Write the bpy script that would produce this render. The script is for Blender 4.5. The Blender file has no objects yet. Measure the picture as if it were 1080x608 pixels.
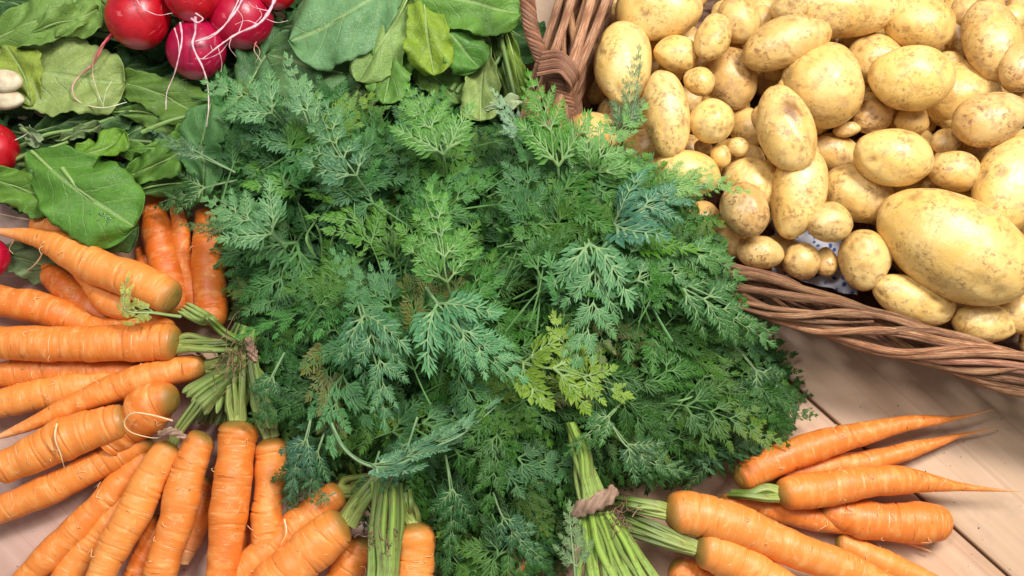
import bpy, math, random
import numpy as np
from mathutils import Vector, Matrix
R = math.radians
PI = math.pi
scn = bpy.context.scene
COL = scn.collection
rng = np.random.RandomState(11)
random.seed(11)

# ---------------------------------------------------------------- camera
TILT = R(13)
HFOV = R(50)
F = 540 / math.tan(HFOV / 2)
D = F * 0.001
CAM = np.array([0, -D * math.sin(TILT), D * math.cos(TILT)])
FWD = np.array([0, math.sin(TILT), -math.cos(TILT)])
UP = np.array([0, math.cos(TILT), math.sin(TILT)])
RIGHT = np.array([1.0, 0, 0])
cd = bpy.data.cameras.new('camera')
cam = bpy.data.objects.new('camera', cd); COL.objects.link(cam)
cam.location = CAM; cam.rotation_euler = (TILT, 0, 0)
cd.sensor_width = 36; cd.lens = 18 / math.tan(HFOV / 2); cd.clip_end = 50; cd.clip_start = 0.05
scn.camera = cam

def P(px, py, z=0.0):
    d = RIGHT * (px - 540) / F - UP * (py - 304) / F + FWD
    t = (CAM[2] - z) / -d[2]
    return CAM + d * t
def S(px, py, z=0.0):
    d = RIGHT * (px - 540) / F - UP * (py - 304) / F + FWD
    return (CAM[2] - z) / -d[2] / F

# ---------------------------------------------------------------- linking
def tag(o, label, cat, group=None, kind=None):
    if label: o['label'] = label
    if cat: o['category'] = cat
    if group: o['group'] = group
    if kind: o['kind'] = kind
    return o
def empty(name, loc, label, cat, group=None):
    o = bpy.data.objects.new(name, None); COL.objects.link(o)
    o.location = Vector(loc); o.empty_display_size = .01
    return tag(o, label, cat, group)
def mesh_obj(name, V, faces, mat, parent=None, origin=None, uv=None, col=None, smooth=True):
    """V: Nx3 world coordinates; faces: list of tuples or int array (M,k)."""
    V = np.asarray(V, dtype=np.float64)
    if parent is not None: org = np.array(parent['org'])
    elif origin is not None: org = np.array(origin)
    else:
        mn, mx = V.min(0), V.max(0); org = (mn + mx) / 2; org[2] = mn[2]
    me = bpy.data.meshes.new(name)
    L = V - org
    if isinstance(faces, np.ndarray):
        n, k = faces.shape
        me.vertices.add(len(L)); me.vertices.foreach_set('co', L.ravel())
        me.loops.add(n * k); me.loops.foreach_set('vertex_index', faces.ravel().astype(np.int32))
        me.polygons.add(n)
        me.polygons.foreach_set('loop_start', np.arange(0, n * k, k, dtype=np.int32))
        try: me.polygons.foreach_set('loop_total', np.full(n, k, dtype=np.int32))
        except Exception: pass
    else:
        me.from_pydata([tuple(v) for v in L], [], [tuple(f) for f in faces])
    me.update(); me.validate()
    li = np.zeros(len(me.loops), dtype=np.int32); me.loops.foreach_get('vertex_index', li)
    if uv is not None:
        ul = me.uv_layers.new(name='UVMap'); ul.data.foreach_set('uv', np.asarray(uv)[li].ravel())
    if col is not None:
        c = np.ones((len(L), 4)); c[:, :3] = col
        at = me.color_attributes.new('tint', 'FLOAT_COLOR', 'POINT'); at.data.foreach_set('color', c.ravel())
    if smooth: me.polygons.foreach_set('use_smooth', np.ones(len(me.polygons), dtype=bool))
    me.materials.append(mat)
    o = bpy.data.objects.new(name, me); COL.objects.link(o)
    if parent is not None: o.parent = parent
    else: o.location = Vector(org)
    return o
def root_empty(name, loc, label, cat, group=None):
    e = empty(name, loc, label, cat, group); e['org'] = [float(x) for x in loc]
    return e

# ---------------------------------------------------------------- materials
class N:
    def __init__(s, name):
        s.m = bpy.data.materials.new(name); s.m.use_nodes = True
        s.t = s.m.node_tree; s.b = s.t.nodes['Principled BSDF']; s.out = s.t.nodes['Material Output']
    def n(s, typ, **kw):
        x = s.t.nodes.new(typ)
        for k, v in kw.items():
            if k.startswith('i_'):
                key = k[2:]; key = int(key) if key.isdigit() else key.replace('_', ' ')
                if hasattr(v, 'is_linked') or isinstance(v, bpy.types.NodeSocket): s.t.links.new(v, x.inputs[key])
                else: x.inputs[key].default_value = v
            else: setattr(x, k, v)
        return x
    def l(s, a, b): s.t.links.new(a, b)
    def noise(s, vec, scale, detail=4, rough=.55, dist=0):
        x = s.n('ShaderNodeTexNoise', i_Scale=scale, i_Detail=detail, i_Roughness=rough, i_Distortion=dist)
        if vec is not None: s.l(vec, x.inputs['Vector'])
        return x.outputs['Fac']
    def ramp(s, fac, stops):
        x = s.n('ShaderNodeValToRGB'); s.l(fac, x.inputs[0]); e = x.color_ramp.elements
        while len(e) < len(stops): e.new(.5)
        for q, (p, c) in zip(e, stops): q.position = p; q.color = (c[0], c[1], c[2], 1) if hasattr(c, '__len__') else (c, c, c, 1)
        return x.outputs[0]
    def mix(s, f, a, b, mode='MIX'):
        x = s.n('ShaderNodeMix', data_type='RGBA', blend_type=mode)
        for v, i in ((f, 0), (a, 6), (b, 7)):
            if isinstance(v, bpy.types.NodeSocket): s.l(v, x.inputs[i])
            elif i == 0: x.inputs[0].default_value = v
            else: x.inputs[i].default_value = (v[0], v[1], v[2], 1)
        return x.outputs[2]
    def math(s, op, a, b=0.0, c=None):
        x = s.n('ShaderNodeMath', operation=op)
        for i, v in enumerate((a, b, c)):
            if v is None: continue
            if isinstance(v, bpy.types.NodeSocket): s.l(v, x.inputs[i])
            else: x.inputs[i].default_value = v
        return x.outputs[0]
    def bump(s, h, strength=.4, dist=.001, prev=None):
        x = s.n('ShaderNodeBump', i_Strength=strength, i_Distance=dist); s.l(h, x.inputs['Height'])
        if prev is not None: s.l(prev, x.inputs['Normal'])
        return x.outputs[0]
    def scaled(s, vec, sc, loc=(0, 0, 0), rot=(0, 0, 0)):
        x = s.n('ShaderNodeMapping'); s.l(vec, x.inputs[0]); x.inputs[1].default_value = loc
        x.inputs[2].default_value = rot; x.inputs[3].default_value = sc
        return x.outputs[0]

def mat_carrot():
    k = N('carrot_skin'); tc = k.n('ShaderNodeTexCoord'); uv = tc.outputs['UV']
    att = k.n('ShaderNodeAttribute', attribute_name='tint'); sep = k.n('ShaderNodeSeparateColor'); k.l(att.outputs[0], sep.inputs[0])
    oi = k.n('ShaderNodeObjectInfo')
    off = k.n('ShaderNodeCombineXYZ'); k.l(k.math('MULTIPLY', oi.outputs['Random'], 37), off.inputs[0]); k.l(k.math('MULTIPLY', oi.outputs['Random'], 91), off.inputs[1])
    va = k.n('ShaderNodeVectorMath', operation='ADD'); k.l(uv, va.inputs[0]); k.l(off.outputs[0], va.inputs[1]); v = va.outputs[0]
    big = k.noise(k.scaled(v, (2, 14, 1)), 1.5, 3)
    base = k.mix(sep.outputs[0], (.60, .105, .003), (.77, .265, .050))       # saturated .. peachy
    base = k.mix(k.ramp(big, [(.35, 0), (.7, 1)]), base, k.mix(.5, base, (.80, .25, .03)))
    pale = k.noise(k.scaled(v, (3.5, 90, 1)), 1.2, 5, .6)
    base = k.mix(k.math('MULTIPLY', k.ramp(pale, [(.50, 0), (.68, 1)]), .55), base, (.84, .40, .12))
    scuff = k.noise(k.scaled(v, (7, 55, 1), (3, 5, 0)), 1.3, 6, .75, .8)
    base = k.mix(k.math('MULTIPLY', k.ramp(scuff, [(.58, 0), (.66, 1)]), .5), base, (.86, .48, .20))
    soil = k.noise(k.scaled(v, (5, 48, 1), (13, 2, 0)), 1.6, 7, .8, .4)
    base = k.mix(k.math('MULTIPLY', k.ramp(soil, [(.62, 0), (.70, 1)]), .5), base, (.33, .12, .035))
    # pale transverse lenticels and dark creases
    ln = k.noise(k.scaled(v, (2.6, 420, 1)), 1.0, 2, .5)
    gate = k.noise(k.scaled(v, (6, 60, 1)), 1.0, 2, .5)
    lines = k.math('MULTIPLY', k.ramp(ln, [(.62, 0), (.68, 1)]), k.ramp(gate, [(.48, 0), (.58, 1)]))
    base = k.mix(k.math('MULTIPLY', lines, .5), base, (.88, .55, .28))
    dl = k.noise(k.scaled(v, (3.2, 260, 1), (7, 3, 0)), 1.0, 2, .5)
    g2 = k.noise(k.scaled(v, (5, 35, 1), (1, 9, 0)), 1.0, 2, .5)
    dark = k.math('MULTIPLY', k.ramp(dl, [(.64, 0), (.70, 1)]), k.ramp(g2, [(.5, 0), (.6, 1)]))
    base = k.mix(k.math('MULTIPLY', dark, .6), base, (.30, .07, .01))
    spots = k.noise(k.scaled(v, (18, 170, 1)), 1.0, 2, .5)
    base = k.mix(k.math('MULTIPLY', k.ramp(spots, [(.72, 0), (.77, 1)]), .7), base, (.12, .05, .015))
    crn = k.math('MULTIPLY', sep.outputs[1], k.math('ADD', .6, k.math('MULTIPLY', pale, .7)))
    base = k.mix(k.math('MINIMUM', crn, 1.0), base, (.16, .12, .02))
    base = k.mix(sep.outputs[2], base, (.72, .42, .20))
    k.l(base, k.b.inputs['Base Color'])
    k.b.inputs['Roughness'].default_value = .38
    k.l(k.ramp(scuff, [(.35, .36), (.65, .62)]), k.b.inputs['Roughness'])
    k.b.inputs['Subsurface Weight'].default_value = .12; k.b.inputs['Subsurface Radius'].default_value = (.006, .002, .0006); k.b.inputs['Subsurface Scale'].default_value = 1
    h = k.math('SUBTRACT', k.math('MULTIPLY', lines, .5), k.math('MULTIPLY', dark, 1.2))
    soft = k.noise(k.scaled(v, (3, 130, 1)), 1.0, 4, .6)
    h = k.math('ADD', h, k.math('MULTIPLY', soft, 1.6))
    k.l(k.bump(h, .55, .0011), k.b.inputs['Normal'])
    return k.m

def mat_potato():
    k = N('potato_skin'); tc = k.n('ShaderNodeTexCoord'); ob = tc.outputs['Object']
    att = k.n('ShaderNodeAttribute', attribute_name='tint'); sep = k.n('ShaderNodeSeparateColor'); k.l(att.outputs[0], sep.inputs[0])
    oi = k.n('ShaderNodeObjectInfo')
    off = k.n('ShaderNodeVectorMath', operation='SCALE'); off.inputs[0].default_value = (3.1, 5.7, 9.3); k.l(oi.outputs['Random'], off.inputs['Scale'])
    va = k.n('ShaderNodeVectorMath', operation='ADD'); k.l(ob, va.inputs[0]); k.l(off.outputs[0], va.inputs[1]); v = va.outputs[0]
    big = k.noise(v, 28, 4, .6)
    base = k.mix(sep.outputs[0], (.75, .475, .132), (.51, .275, .08))
    base = k.mix(k.ramp(big, [(.38, 0), (.68, 1)]), base, k.mix(.45, base, (.86, .67, .32)))
    blot = k.noise(v, 75, 5, .65, .6)
    amt = k.math('ADD', .38, k.math('MULTIPLY', sep.outputs[0], .5))
    base = k.mix(k.math('MULTIPLY', k.ramp(blot, [(.52, 0), (.66, 1)]), amt), base, (.36, .17, .055))
    scur = k.noise(v, 210, 5, .75, .3)
    area = k.noise(v, 42, 2, .5)
    sc = k.math('MULTIPLY', k.ramp(scur, [(.50, 0), (.60, 1)]), k.ramp(area, [(.47, 0), (.56, 1)]))
    base = k.mix(k.math('MULTIPLY', sc, k.math('ADD', .6, k.math('MULTIPLY', sep.outputs[0], .4))), base, (.24, .115, .045))
    dust = k.noise(v, 34, 6, .75, 1.2)
    base = k.mix(k.math('MULTIPLY', k.ramp(dust, [(.55, 0), (.62, 1)]), .5), base, (.45, .27, .13))
    vo = k.n('ShaderNodeTexVoronoi', i_Scale=130.0); k.l(v, vo.inputs['Vector'])
    gate = k.noise(v, 90, 1)
    sp = k.math('MULTIPLY', k.ramp(vo.outputs['Distance'], [(.10, 1), (.20, 0)]), k.ramp(gate, [(.5, 0), (.56, 1)]))
    base = k.mix(k.math('MULTIPLY', sp, .45), base, (.17, .08, .03))
    base = k.mix(k.math('MULTIPLY', sep.outputs[1], .75), base, (.19, .09, .035))     # eyes
    base = k.mix(k.math('MULTIPLY', sep.outputs[2], .9), base, (.20, .085, .03))      # one large scab
    k.l(base, k.b.inputs['Base Color'])
    k.l(k.ramp(blot, [(.3, .24), (.7, .46)]), k.b.inputs['Roughness'])
    k.b.inputs['Subsurface Weight'].default_value = .10; k.b.inputs['Subsurface Radius'].default_value = (.005, .003, .001); k.b.inputs['Subsurface Scale'].default_value = 1
    b1 = k.bump(k.noise(v, 60, 5, .6), .5, .003)
    b2 = k.bump(scur, .35, .0008, b1)
    k.l(b2, k.b.inputs['Normal'])
    return k.m

def mat_green(name, sss=.0):
    """feathery carrot leaf: colour is the frond's own tint"""
    k = N(name); att = k.n('ShaderNodeAttribute', attribute_name='tint')
    tc = k.n('ShaderNodeTexCoord'); nz = k.noise(tc.outputs['Object'], 130, 3)
    c = k.mix(k.ramp(nz, [(.35, 0), (.7, 1)]), att.outputs[0], k.mix(1.0, att.outputs[0], (1.5, 1.35, 1.4), 'MULTIPLY'))
    k.l(c, k.b.inputs['Base Color']); k.b.inputs['Roughness'].default_value = .48; k.b.inputs['Specular IOR Level'].default_value = .32
    tr = k.n('ShaderNodeBsdfTranslucent'); k.l(k.mix(1.0, c, (1.2, 1.5, .5), 'MULTIPLY'), tr.inputs[0])
    ms = k.n('ShaderNodeMixShader', i_0=.26); k.l(k.b.outputs[0], ms.inputs[1]); k.l(tr.outputs[0], ms.inputs[2])
    k.l(ms.outputs[0], k.out.inputs[0])
    return k.m

def mat_blade():
    """broad radish leaf: UV x = across (-1..1 -> 0..1), y = along"""
    k = N('radish_leaf_blade'); tc = k.n('ShaderNodeTexCoord'); uv = tc.outputs['UV']
    att = k.n('ShaderNodeAttribute', attribute_name='tint')
    s = k.n('ShaderNodeSeparateXYZ'); k.l(uv, s.inputs[0])
    wob = k.noise(tc.outputs['Object'], 45, 3)
    t = k.math('ABSOLUTE', k.math('SUBTRACT', k.math('MULTIPLY', s.outputs[0], 2), 1))
    mid = k.ramp(t, [(.0, 1), (.035, .8), (.075, 0)])
    q = k.math('ADD', k.math('SUBTRACT', s.outputs[1], k.math('MULTIPLY', t, .30)), k.math('MULTIPLY', wob, .10))
    fr = k.math('ABSOLUTE', k.math('SUBTRACT', k.math('FRACT', k.math('MULTIPLY', q, 6.3)), .5))
    side = k.math('MULTIPLY', k.ramp(fr, [(.0, 1), (.022, .7), (.06, 0)]), k.ramp(t, [(.55, 1), (.95, .15)]))
    vo = k.n('ShaderNodeTexVoronoi', i_Scale=230.0, feature='DISTANCE_TO_EDGE'); k.l(tc.outputs['Object'], vo.inputs['Vector'])
    fine = k.ramp(vo.outputs['Distance'], [(.0, 1), (.08, 0)])
    vein = k.math('MAXIMUM', mid, k.math('MULTIPLY', side, .65))
    mot = k.noise(tc.outputs['Object'], 60, 5, .65)
    c = k.mix(k.ramp(mot, [(.3, 0), (.7, 1)]), k.mix(1.0, att.outputs[0], (.72, .75, .7), 'MULTIPLY'), k.mix(1.0, att.outputs[0], (1.3, 1.2, 1.3), 'MULTIPLY'))
    c = k.mix(k.math('MULTIPLY', fine, .16), c, (.30, .42, .14))
    c = k.mix(k.math('MULTIPLY', vein, .55), c, (.36, .48, .18))
    br = k.noise(tc.outputs['Object'], 330, 3)
    c = k.mix(k.math('MULTIPLY', k.ramp(br, [(.68, 0), (.74, 1)]), .5), c, (.25, .22, .06))
    k.l(c, k.b.inputs['Base Color']); k.l(k.ramp(mot, [(.3, .38), (.7, .6)]), k.b.inputs['Roughness']); k.b.inputs['Specular IOR Level'].default_value = .35
    h = k.math('SUBTRACT', k.math('MULTIPLY', k.noise(tc.outputs['Object'], 110, 4), .8), k.math('ADD', vein, k.math('MULTIPLY', fine, .25)))
    h = k.math('ADD', h, k.math('MULTIPLY', k.noise(tc.outputs['Object'], 55, 3), 2.2))
    k.l(k.bump(h, .65, .0014), k.b.inputs['Normal'])
    tr = k.n('ShaderNodeBsdfTranslucent'); k.l(k.mix(1.0, c, (1.1, 1.4, .4), 'MULTIPLY'), tr.inputs[0])
    ms = k.n('ShaderNodeMixShader', i_0=.22); k.l(k.b.outputs[0], ms.inputs[1]); k.l(tr.outputs[0], ms.inputs[2])
    k.l(ms.outputs[0], k.out.inputs[0])
    return k.m

def mat_stalk():
    k = N('stalk_skin'); tc = k.n('ShaderNodeTexCoord'); uv = tc.outputs['UV']
    att = k.n('ShaderNodeAttribute', attribute_name='tint')
    rib = k.noise(k.scaled(uv, (16, 8, 1)), 1.0, 3)
    c = k.mix(k.ramp(rib, [(.35, 0), (.65, 1)]), k.mix(1.0, att.outputs[0], (.6, .7, .5), 'MULTIPLY'), k.mix(1.0, att.outputs[0], (1.35, 1.25, 1.4), 'MULTIPLY'))
    bl = k.noise(k.scaled(uv, (5, 90, 1)), 1.0, 4)
    c = k.mix(k.math('MULTIPLY', k.ramp(bl, [(.54, 0), (.66, 1)]), .6), c, (.16, .10, .035))
    k.l(c, k.b.inputs['Base Color']); k.b.inputs['Roughness'].default_value = .5
    k.l(k.bump(rib, .7, .0012), k.b.inputs['Normal'])
    return k.m

def mat_radish():
    k = N('radish_skin'); tc = k.n('ShaderNodeTexCoord'); ob = tc.outputs['Object']
    att = k.n('ShaderNodeAttribute', attribute_name='tint'); sep = k.n('ShaderNodeSeparateColor'); k.l(att.outputs[0], sep.inputs[0])
    nz = k.noise(ob, 60, 4)
    c = k.mix(k.ramp(nz, [(.3, 0), (.7, 1)]), (.30, .0015, .007), (.52, .004, .014))
    c = k.mix(k.math('MULTIPLY', sep.outputs[0], .8), c, (.36, .003, .055))
    sc = k.noise(k.scaled(ob, (60, 60, 260)), 1.0, 3)
    c = k.mix(k.math('MULTIPLY', k.ramp(sc, [(.64, 0), (.70, 1)]), .3), c, (.75, .25, .25))
    c = k.mix(sep.outputs[1], c, (.75, .30, .38))
    k.l(c, k.b.inputs['Base Color']); k.l(k.ramp(nz, [(.35, .26), (.65, .46)]), k.b.inputs['Roughness'])
    k.b.inputs['Subsurface Weight'].default_value = .05; k.b.inputs['Subsurface Radius'].default_value = (.004, .0005, .0008); k.b.inputs['Subsurface Scale'].default_value = 1
    k.l(k.bump(k.noise(ob, 90, 4), .25, .0015), k.b.inputs['Normal'])
    return k.m

def mat_plain(name, c1, c2, rough=.55, scale=60, bump=.3, dist=.001, tint=False):
    k = N(name); tc = k.n('ShaderNodeTexCoord'); nz = k.noise(tc.outputs['Object'], scale, 5, .65)
    if tint:
        att = k.n('ShaderNodeAttribute', attribute_name='tint')
        c = k.mix(k.ramp(nz, [(.3, 0), (.7, 1)]), k.mix(1.0, att.outputs[0], (.65, .65, .65), 'MULTIPLY'), k.mix(1.0, att.outputs[0], (1.25, 1.25, 1.25), 'MULTIPLY'))
    else: c = k.mix(k.ramp(nz, [(.3, 0), (.7, 1)]), c1, c2)
    k.l(c, k.b.inputs['Base Color']); k.b.inputs['Roughness'].default_value = rough
    k.l(k.bump(nz, bump, dist), k.b.inputs['Normal'])
    return k.m

def mat_willow():
    k = N('willow_rod'); tc = k.n('ShaderNodeTexCoord'); uv = tc.outputs['UV']
    oi = k.n('ShaderNodeObjectInfo')
    a = k.noise(k.scaled(uv, (6, 12, 1)), 1.0, 4, .6); b = k.noise(k.scaled(uv, (22, 45, 1)), 1.0, 5, .75, .5)
    att = k.n('ShaderNodeAttribute', attribute_name='tint')
    c = k.mix(k.ramp(a, [(.3, 0), (.7, 1)]), (.13, .048, .022), (.40, .175, .085))
    c = k.mix(k.math('MULTIPLY', k.ramp(b, [(.48, 0), (.60, 1)]), .65), c, (.60, .36, .21))
    c = k.mix(k.math('MULTIPLY', k.ramp(b, [(.32, 1), (.46, 0)]), .75), c, (.09, .03, .02))
    c = k.mix(1.0, c, att.outputs[0], 'MULTIPLY')
    k.l(c, k.b.inputs['Base Color']); k.b.inputs['Roughness'].default_value = .48; k.b.inputs['Specular IOR Level'].default_value = .32
    k.l(k.bump(b, 1.0, .0018), k.b.inputs['Normal'])
    return k.m

def mat_wood():
    k = N('table_wood'); tc = k.n('ShaderNodeTexCoord'); uv = tc.outputs['UV']
    att = k.n('ShaderNodeAttribute', attribute_name='tint')
    g = k.noise(k.scaled(uv, (2.2, 42, 1)), 1.0, 6, .6, .5); big = k.noise(k.scaled(uv, (1.5, 7, 1)), 1.5, 4, .6, .8)
    c = k.mix(k.ramp(g, [(.3, 0), (.72, 1)]), (.46, .295, .170), (.61, .415, .265))
    c = k.mix(k.math('MULTIPLY', k.ramp(big, [(.35, 0), (.75, 1)]), .5), c, (.46, .27, .18))
    sm = k.noise(k.scaled(uv, (14, 22, 1)), 1.0, 5, .7)
    c = k.mix(k.math('MULTIPLY', k.ramp(sm, [(.52, 0), (.66, 1)]), .38), c, (.34, .235, .17))
    line = k.noise(k.scaled(uv, (1.2, 110, 1), (5, 5, 0)), 1.0, 3, .5, .3)
    c = k.mix(k.math('MULTIPLY', k.ramp(line, [(.58, 0), (.66, 1)]), .35), c, (.36, .20, .11))
    c = k.mix(1.0, c, att.outputs[0], 'MULTIPLY')
    k.l(c, k.b.inputs['Base Color']); k.l(k.ramp(big, [(.3, .38), (.7, .55)]), k.b.inputs['Roughness'])
    k.l(k.bump(g, .25, .0008), k.b.inputs['Normal'])
    return k.m

M_car = mat_carrot(); M_pot = mat_potato(); M_frond = mat_green('carrot_leaf'); M_blade = mat_blade()
M_stalk = mat_stalk(); M_rad = mat_radish(); M_wil = mat_willow(); M_wood = mat_wood()
M_hair = mat_plain('root_hair', (1, 1, 1), (1, 1, 1), .5, 90, .2, .0005, tint=True)
M_dry = mat_plain('dried_leaf', (.20, .11, .07), (.38, .24, .16), .6, 120, .6, .002)
M_bulb = mat_plain('pale_bulb_skin', (.42, .30, .17), (.74, .66, .46), .5, 55, .6, .003)

# ---------------------------------------------------------------- geometry
def catmull(pts, n):
    """pts Kx? -> n samples, chord-length parameterised"""
    p = np.asarray(pts, float)
    if len(p) == 2:
        t = np.linspace(0, 1, n)[:, None]; return p[0] * (1 - t) + p[1] * t
    d = np.r_[0, np.cumsum(np.linalg.norm(np.diff(p[:, :3], axis=0), axis=1) + 1e-9)]
    q = np.vstack([2 * p[0] - p[1], p, 2 * p[-1] - p[-2]])
    out = []
    for u in np.linspace(0, d[-1], n):
        i = min(max(np.searchsorted(d, u) - 1, 0), len(p) - 2)
        t = (u - d[i]) / (d[i + 1] - d[i])
        a, b, c, e = q[i], q[i + 1], q[i + 2], q[i + 3]
        out.append(.5 * ((2 * b) + (-a + c) * t + (2 * a - 5 * b + 4 * c - e) * t * t + (-a + 3 * b - 3 * c + e) * t ** 3))
    return np.array(out)

def tube_data(pts, rad, ns=10, flat=1.0, fn=None):
    """rings along pts with radius rad; seam underneath. returns V,F,UV"""
    pts = np.asarray(pts); n = len(pts); rad = np.broadcast_to(rad, (n,)) if np.ndim(rad) < 2 else rad
    T = np.gradient(pts, axis=0); T /= np.linalg.norm(T, axis=1)[:, None] + 1e-12
    L = np.r_[0, np.cumsum(np.linalg.norm(np.diff(pts, axis=0), axis=1))]
    a = np.linspace(0, 2 * PI, ns + 1)
    ref = np.array([0, 0, 1.0])
    if abs(T[:, 2]).mean() > .8: ref = np.array([0, 1.0, 0])
    V = np.zeros((n, ns + 1, 3)); UV = np.zeros((n, ns + 1, 2))
    for i in range(n):
        side = np.cross(T[i], ref); side /= np.linalg.norm(side) + 1e-9
        up = np.cross(side, T[i])
        r = rad[i] * (fn(L[i], a) if fn else 1.0)
        V[i] = pts[i] + np.outer(np.sin(a) * r, side) + np.outer(-np.cos(a) * r * flat, up)
        UV[i, :, 0] = a / (2 * PI); UV[i, :, 1] = L[i]
    V = V.reshape(-1, 3); UV = UV.reshape(-1, 2)
    i, j = np.meshgrid(np.arange(n - 1), np.arange(ns), indexing='ij'); w = ns + 1
    q = (i * w + j).ravel()
    Fc = np.stack([q, q + 1, q + w + 1, q + w], 1)
    return V, Fc, UV
def join(parts):
    V, Fs, U, C, o = [], [], [], [], 0
    for p in parts:
        V.append(p[0]); Fs.append(p[1] + o); U.append(p[2]); o += len(p[0])
        C.append(np.broadcast_to(p[3], (len(p[0]), 3)) if len(p) > 3 else np.ones((len(p[0]), 3)))
    return np.vstack(V), np.vstack(Fs), np.vstack(U), np.vstack(C)
def pxpath(pts, n):
    """pts: (px,py,z) -> world samples"""
    s = catmull([(a, b, c * 1000) for a, b, c in pts], n)
    return np.array([P(x, y, z / 1000) for x, y, z in s])

# ---- carrots
def carrot(label, pts, tone, z0=None, z1=None, stalks=None, blunt=False, rough=1.0, hairs=(), root_end=True, skew=1.0, lump=0.0):
    """pts: (px, py, halfwidth_px) from crown to tip. stalks: (node px,py,z, count)"""
    r0 = pts[0][2] * .001
    z0 = r0 if z0 is None else z0; z1 = z0 if z1 is None else z1
    K = len(pts); zs = [z0 + (z1 - z0) * (i / (K - 1)) for i in range(K)]
    n = 90
    s = catmull([(p[0], p[1], zs[i] * 1000, p[2]) for i, p in enumerate(pts)], n)
    W = np.array([P(a[0], a[1], a[2] / 1000) for a in s]); sc = np.array([S(a[0], a[1], a[2] / 1000) for a in s])
    rad = np.maximum(s[:, 3], .3) * sc
    tq = np.linspace(0, 1, n); wa, wb = rng.uniform(0, 6.28, 2); W[:, 0] += .0016 * np.sin(tq * rng.uniform(5, 10) + wa); W[:, 1] += .0016 * np.sin(tq * rng.uniform(5, 10) + wb)
    rad = rad * (1 + .045 * np.sin(tq * rng.uniform(8, 17) + wa) + .02 * np.sin(tq * 31 + wb)); tone = min(1, tone + .02)
    # extra dense rings in crown cap
    L = np.r_[0, np.cumsum(np.linalg.norm(np.diff(W, axis=0), axis=1))]
    rc = rad[3]
    dens = np.sort(np.r_[np.linspace(0, 1.2, 16) * rc * .8, np.linspace(rc, L[-1], 150)])
    if blunt: dens = np.sort(np.r_[dens, L[-1] - np.linspace(0, 1, 10) * rad[-1]])
    dens = np.unique(np.clip(dens, 0, L[-1])); 
    W2 = np.stack([np.interp(dens, L, W[:, k]) for k in range(3)], 1); rad2 = np.interp(dens, L, rad)
    cap = np.sqrt(np.clip(1 - (1 - np.clip(dens / (rc * .75), 0, 1)) ** 2.4, 0, 1)); rad2 = rad2 * (cap * .98 + .02)
    if blunt:
        e = (L[-1] - dens) / (rad[-1] * .8); rad2 = rad2 * (np.sqrt(np.clip(1 - (1 - np.clip(e, 0, 1)) ** 2, 0, 1)) * .97 + .03)
    ph = rng.rand(12) * 6.28; am = rng.rand(12)
    cre = [(rng.rand() * L[-1], rng.rand() * 6.28, rng.rand()) for _ in range(int(L[-1] / .011 * rough))]
    def fn(l, a):
        f = 1 + .018 * np.sin(l * 70 + ph[0]) * am[0] + .03 * np.sin(l * 150 + ph[1] + np.sin(a + ph[2])) * am[1] + .012 * np.sin(l * 310 + ph[3] + 1.5 * np.sin(a + ph[4]))
        f = f + .04 * np.sin(a + ph[5] + l * 14) + .018 * np.sin(2 * a + ph[6] + l * 20) + lump * .08 * np.sin(l * 55 + ph[7]) * np.sin(a + ph[8])
        for (c, p, q) in cre:
            if abs(l - c) < .004:
                m = np.clip(np.cos(a - p) * 1.4 - .1, 0, 1)
                f = f - (.03 + .07 * q * q) * m * np.exp(-((l - c - .0012 * np.sin(a * 2 + p)) / .0009) ** 2)
        return f
    org = (W[0] + W[-1]) / 2; org = np.array([org[0], org[1], max(0, min(z0, z1) - rad.max())])
    e = root_empty('carrot', org, label, 'carrot')
    V, Fc, UV = tube_data(W2, rad2, 40, fn=fn)
    crown = np.exp(-(UV[:, 1] / (rc * .55)) ** 2)
    tipf = np.clip((UV[:, 1] - L[-1] + .045) / .045, 0, 1) if (pts[-1][2] < 6) else np.zeros(len(V))
    col = np.stack([np.full(len(V), tone), crown * .95, tipf ** 1.5 * .8], 1)
    mesh_obj('root', V, Fc, M_car, e, uv=UV, col=col)
    if stalks:
        nx, ny, nz, cnt = stalks[:4]
        tx, ty = pts[0][0], pts[0][1]
        for k in range(cnt):
            f = (k + .5) / cnt - .5
            dx, dy = nx - tx, ny - ty; dl = math.hypot(dx, dy); ox, oy = -dy / dl, dx / dl
            w0 = pts[0][2] * .62 * f * 2 * .8; w1 = stalks[4] * f * 2 if len(stalks) > 4 else 6 * f * 2
            jit = rng.uniform(-1, 1, 4) * 3.2
            zt = z0 + .004 * rng.rand()
            Q = pxpath([(tx + ox * w0 * .7 - dx / dl * 2, ty + oy * w0 * .7 - dy / dl * 2, z0), (tx + dx * .2 + ox * w0 + jit[0], ty + dy * .2 + oy * w0 + jit[0], zt + .004),
                        (tx + dx * .6 + ox * (w0 + w1) / 2 + jit[1], ty + dy * .6 + oy * (w0 + w1) / 2 + jit[1], (z0 + nz) / 2 + .008 + .004 * rng.rand()),
                        (nx + ox * w1 + jit[2], ny + oy * w1 + jit[3], nz + .004 * rng.rand())], 22)
            t = np.linspace(0, 1, 22); r = (.0040 - .0021 * t ** .6) * rng.uniform(.6, 1.2) * (stalks[5] if len(stalks) > 5 else 1)
            V, Fc, UV = tube_data(Q, r, 20, flat=.75, fn=lambda l, a: 1 + .13 * np.cos(5 * a + 1) + .08 * np.sin(l * 120 + a))
            c0 = np.array([.33, .38, .10]) * rng.uniform(.7, 1.15); c1 = np.array([.12, .18, .028]) * rng.uniform(.5, 1.4)
            tt = np.clip(np.repeat(t, 21) * 1.5, 0, 1)[:, None]
            mesh_obj('stalk', V, Fc, M_stalk, e, uv=UV, col=c0 * (1 - tt) + c1 * tt)
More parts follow.
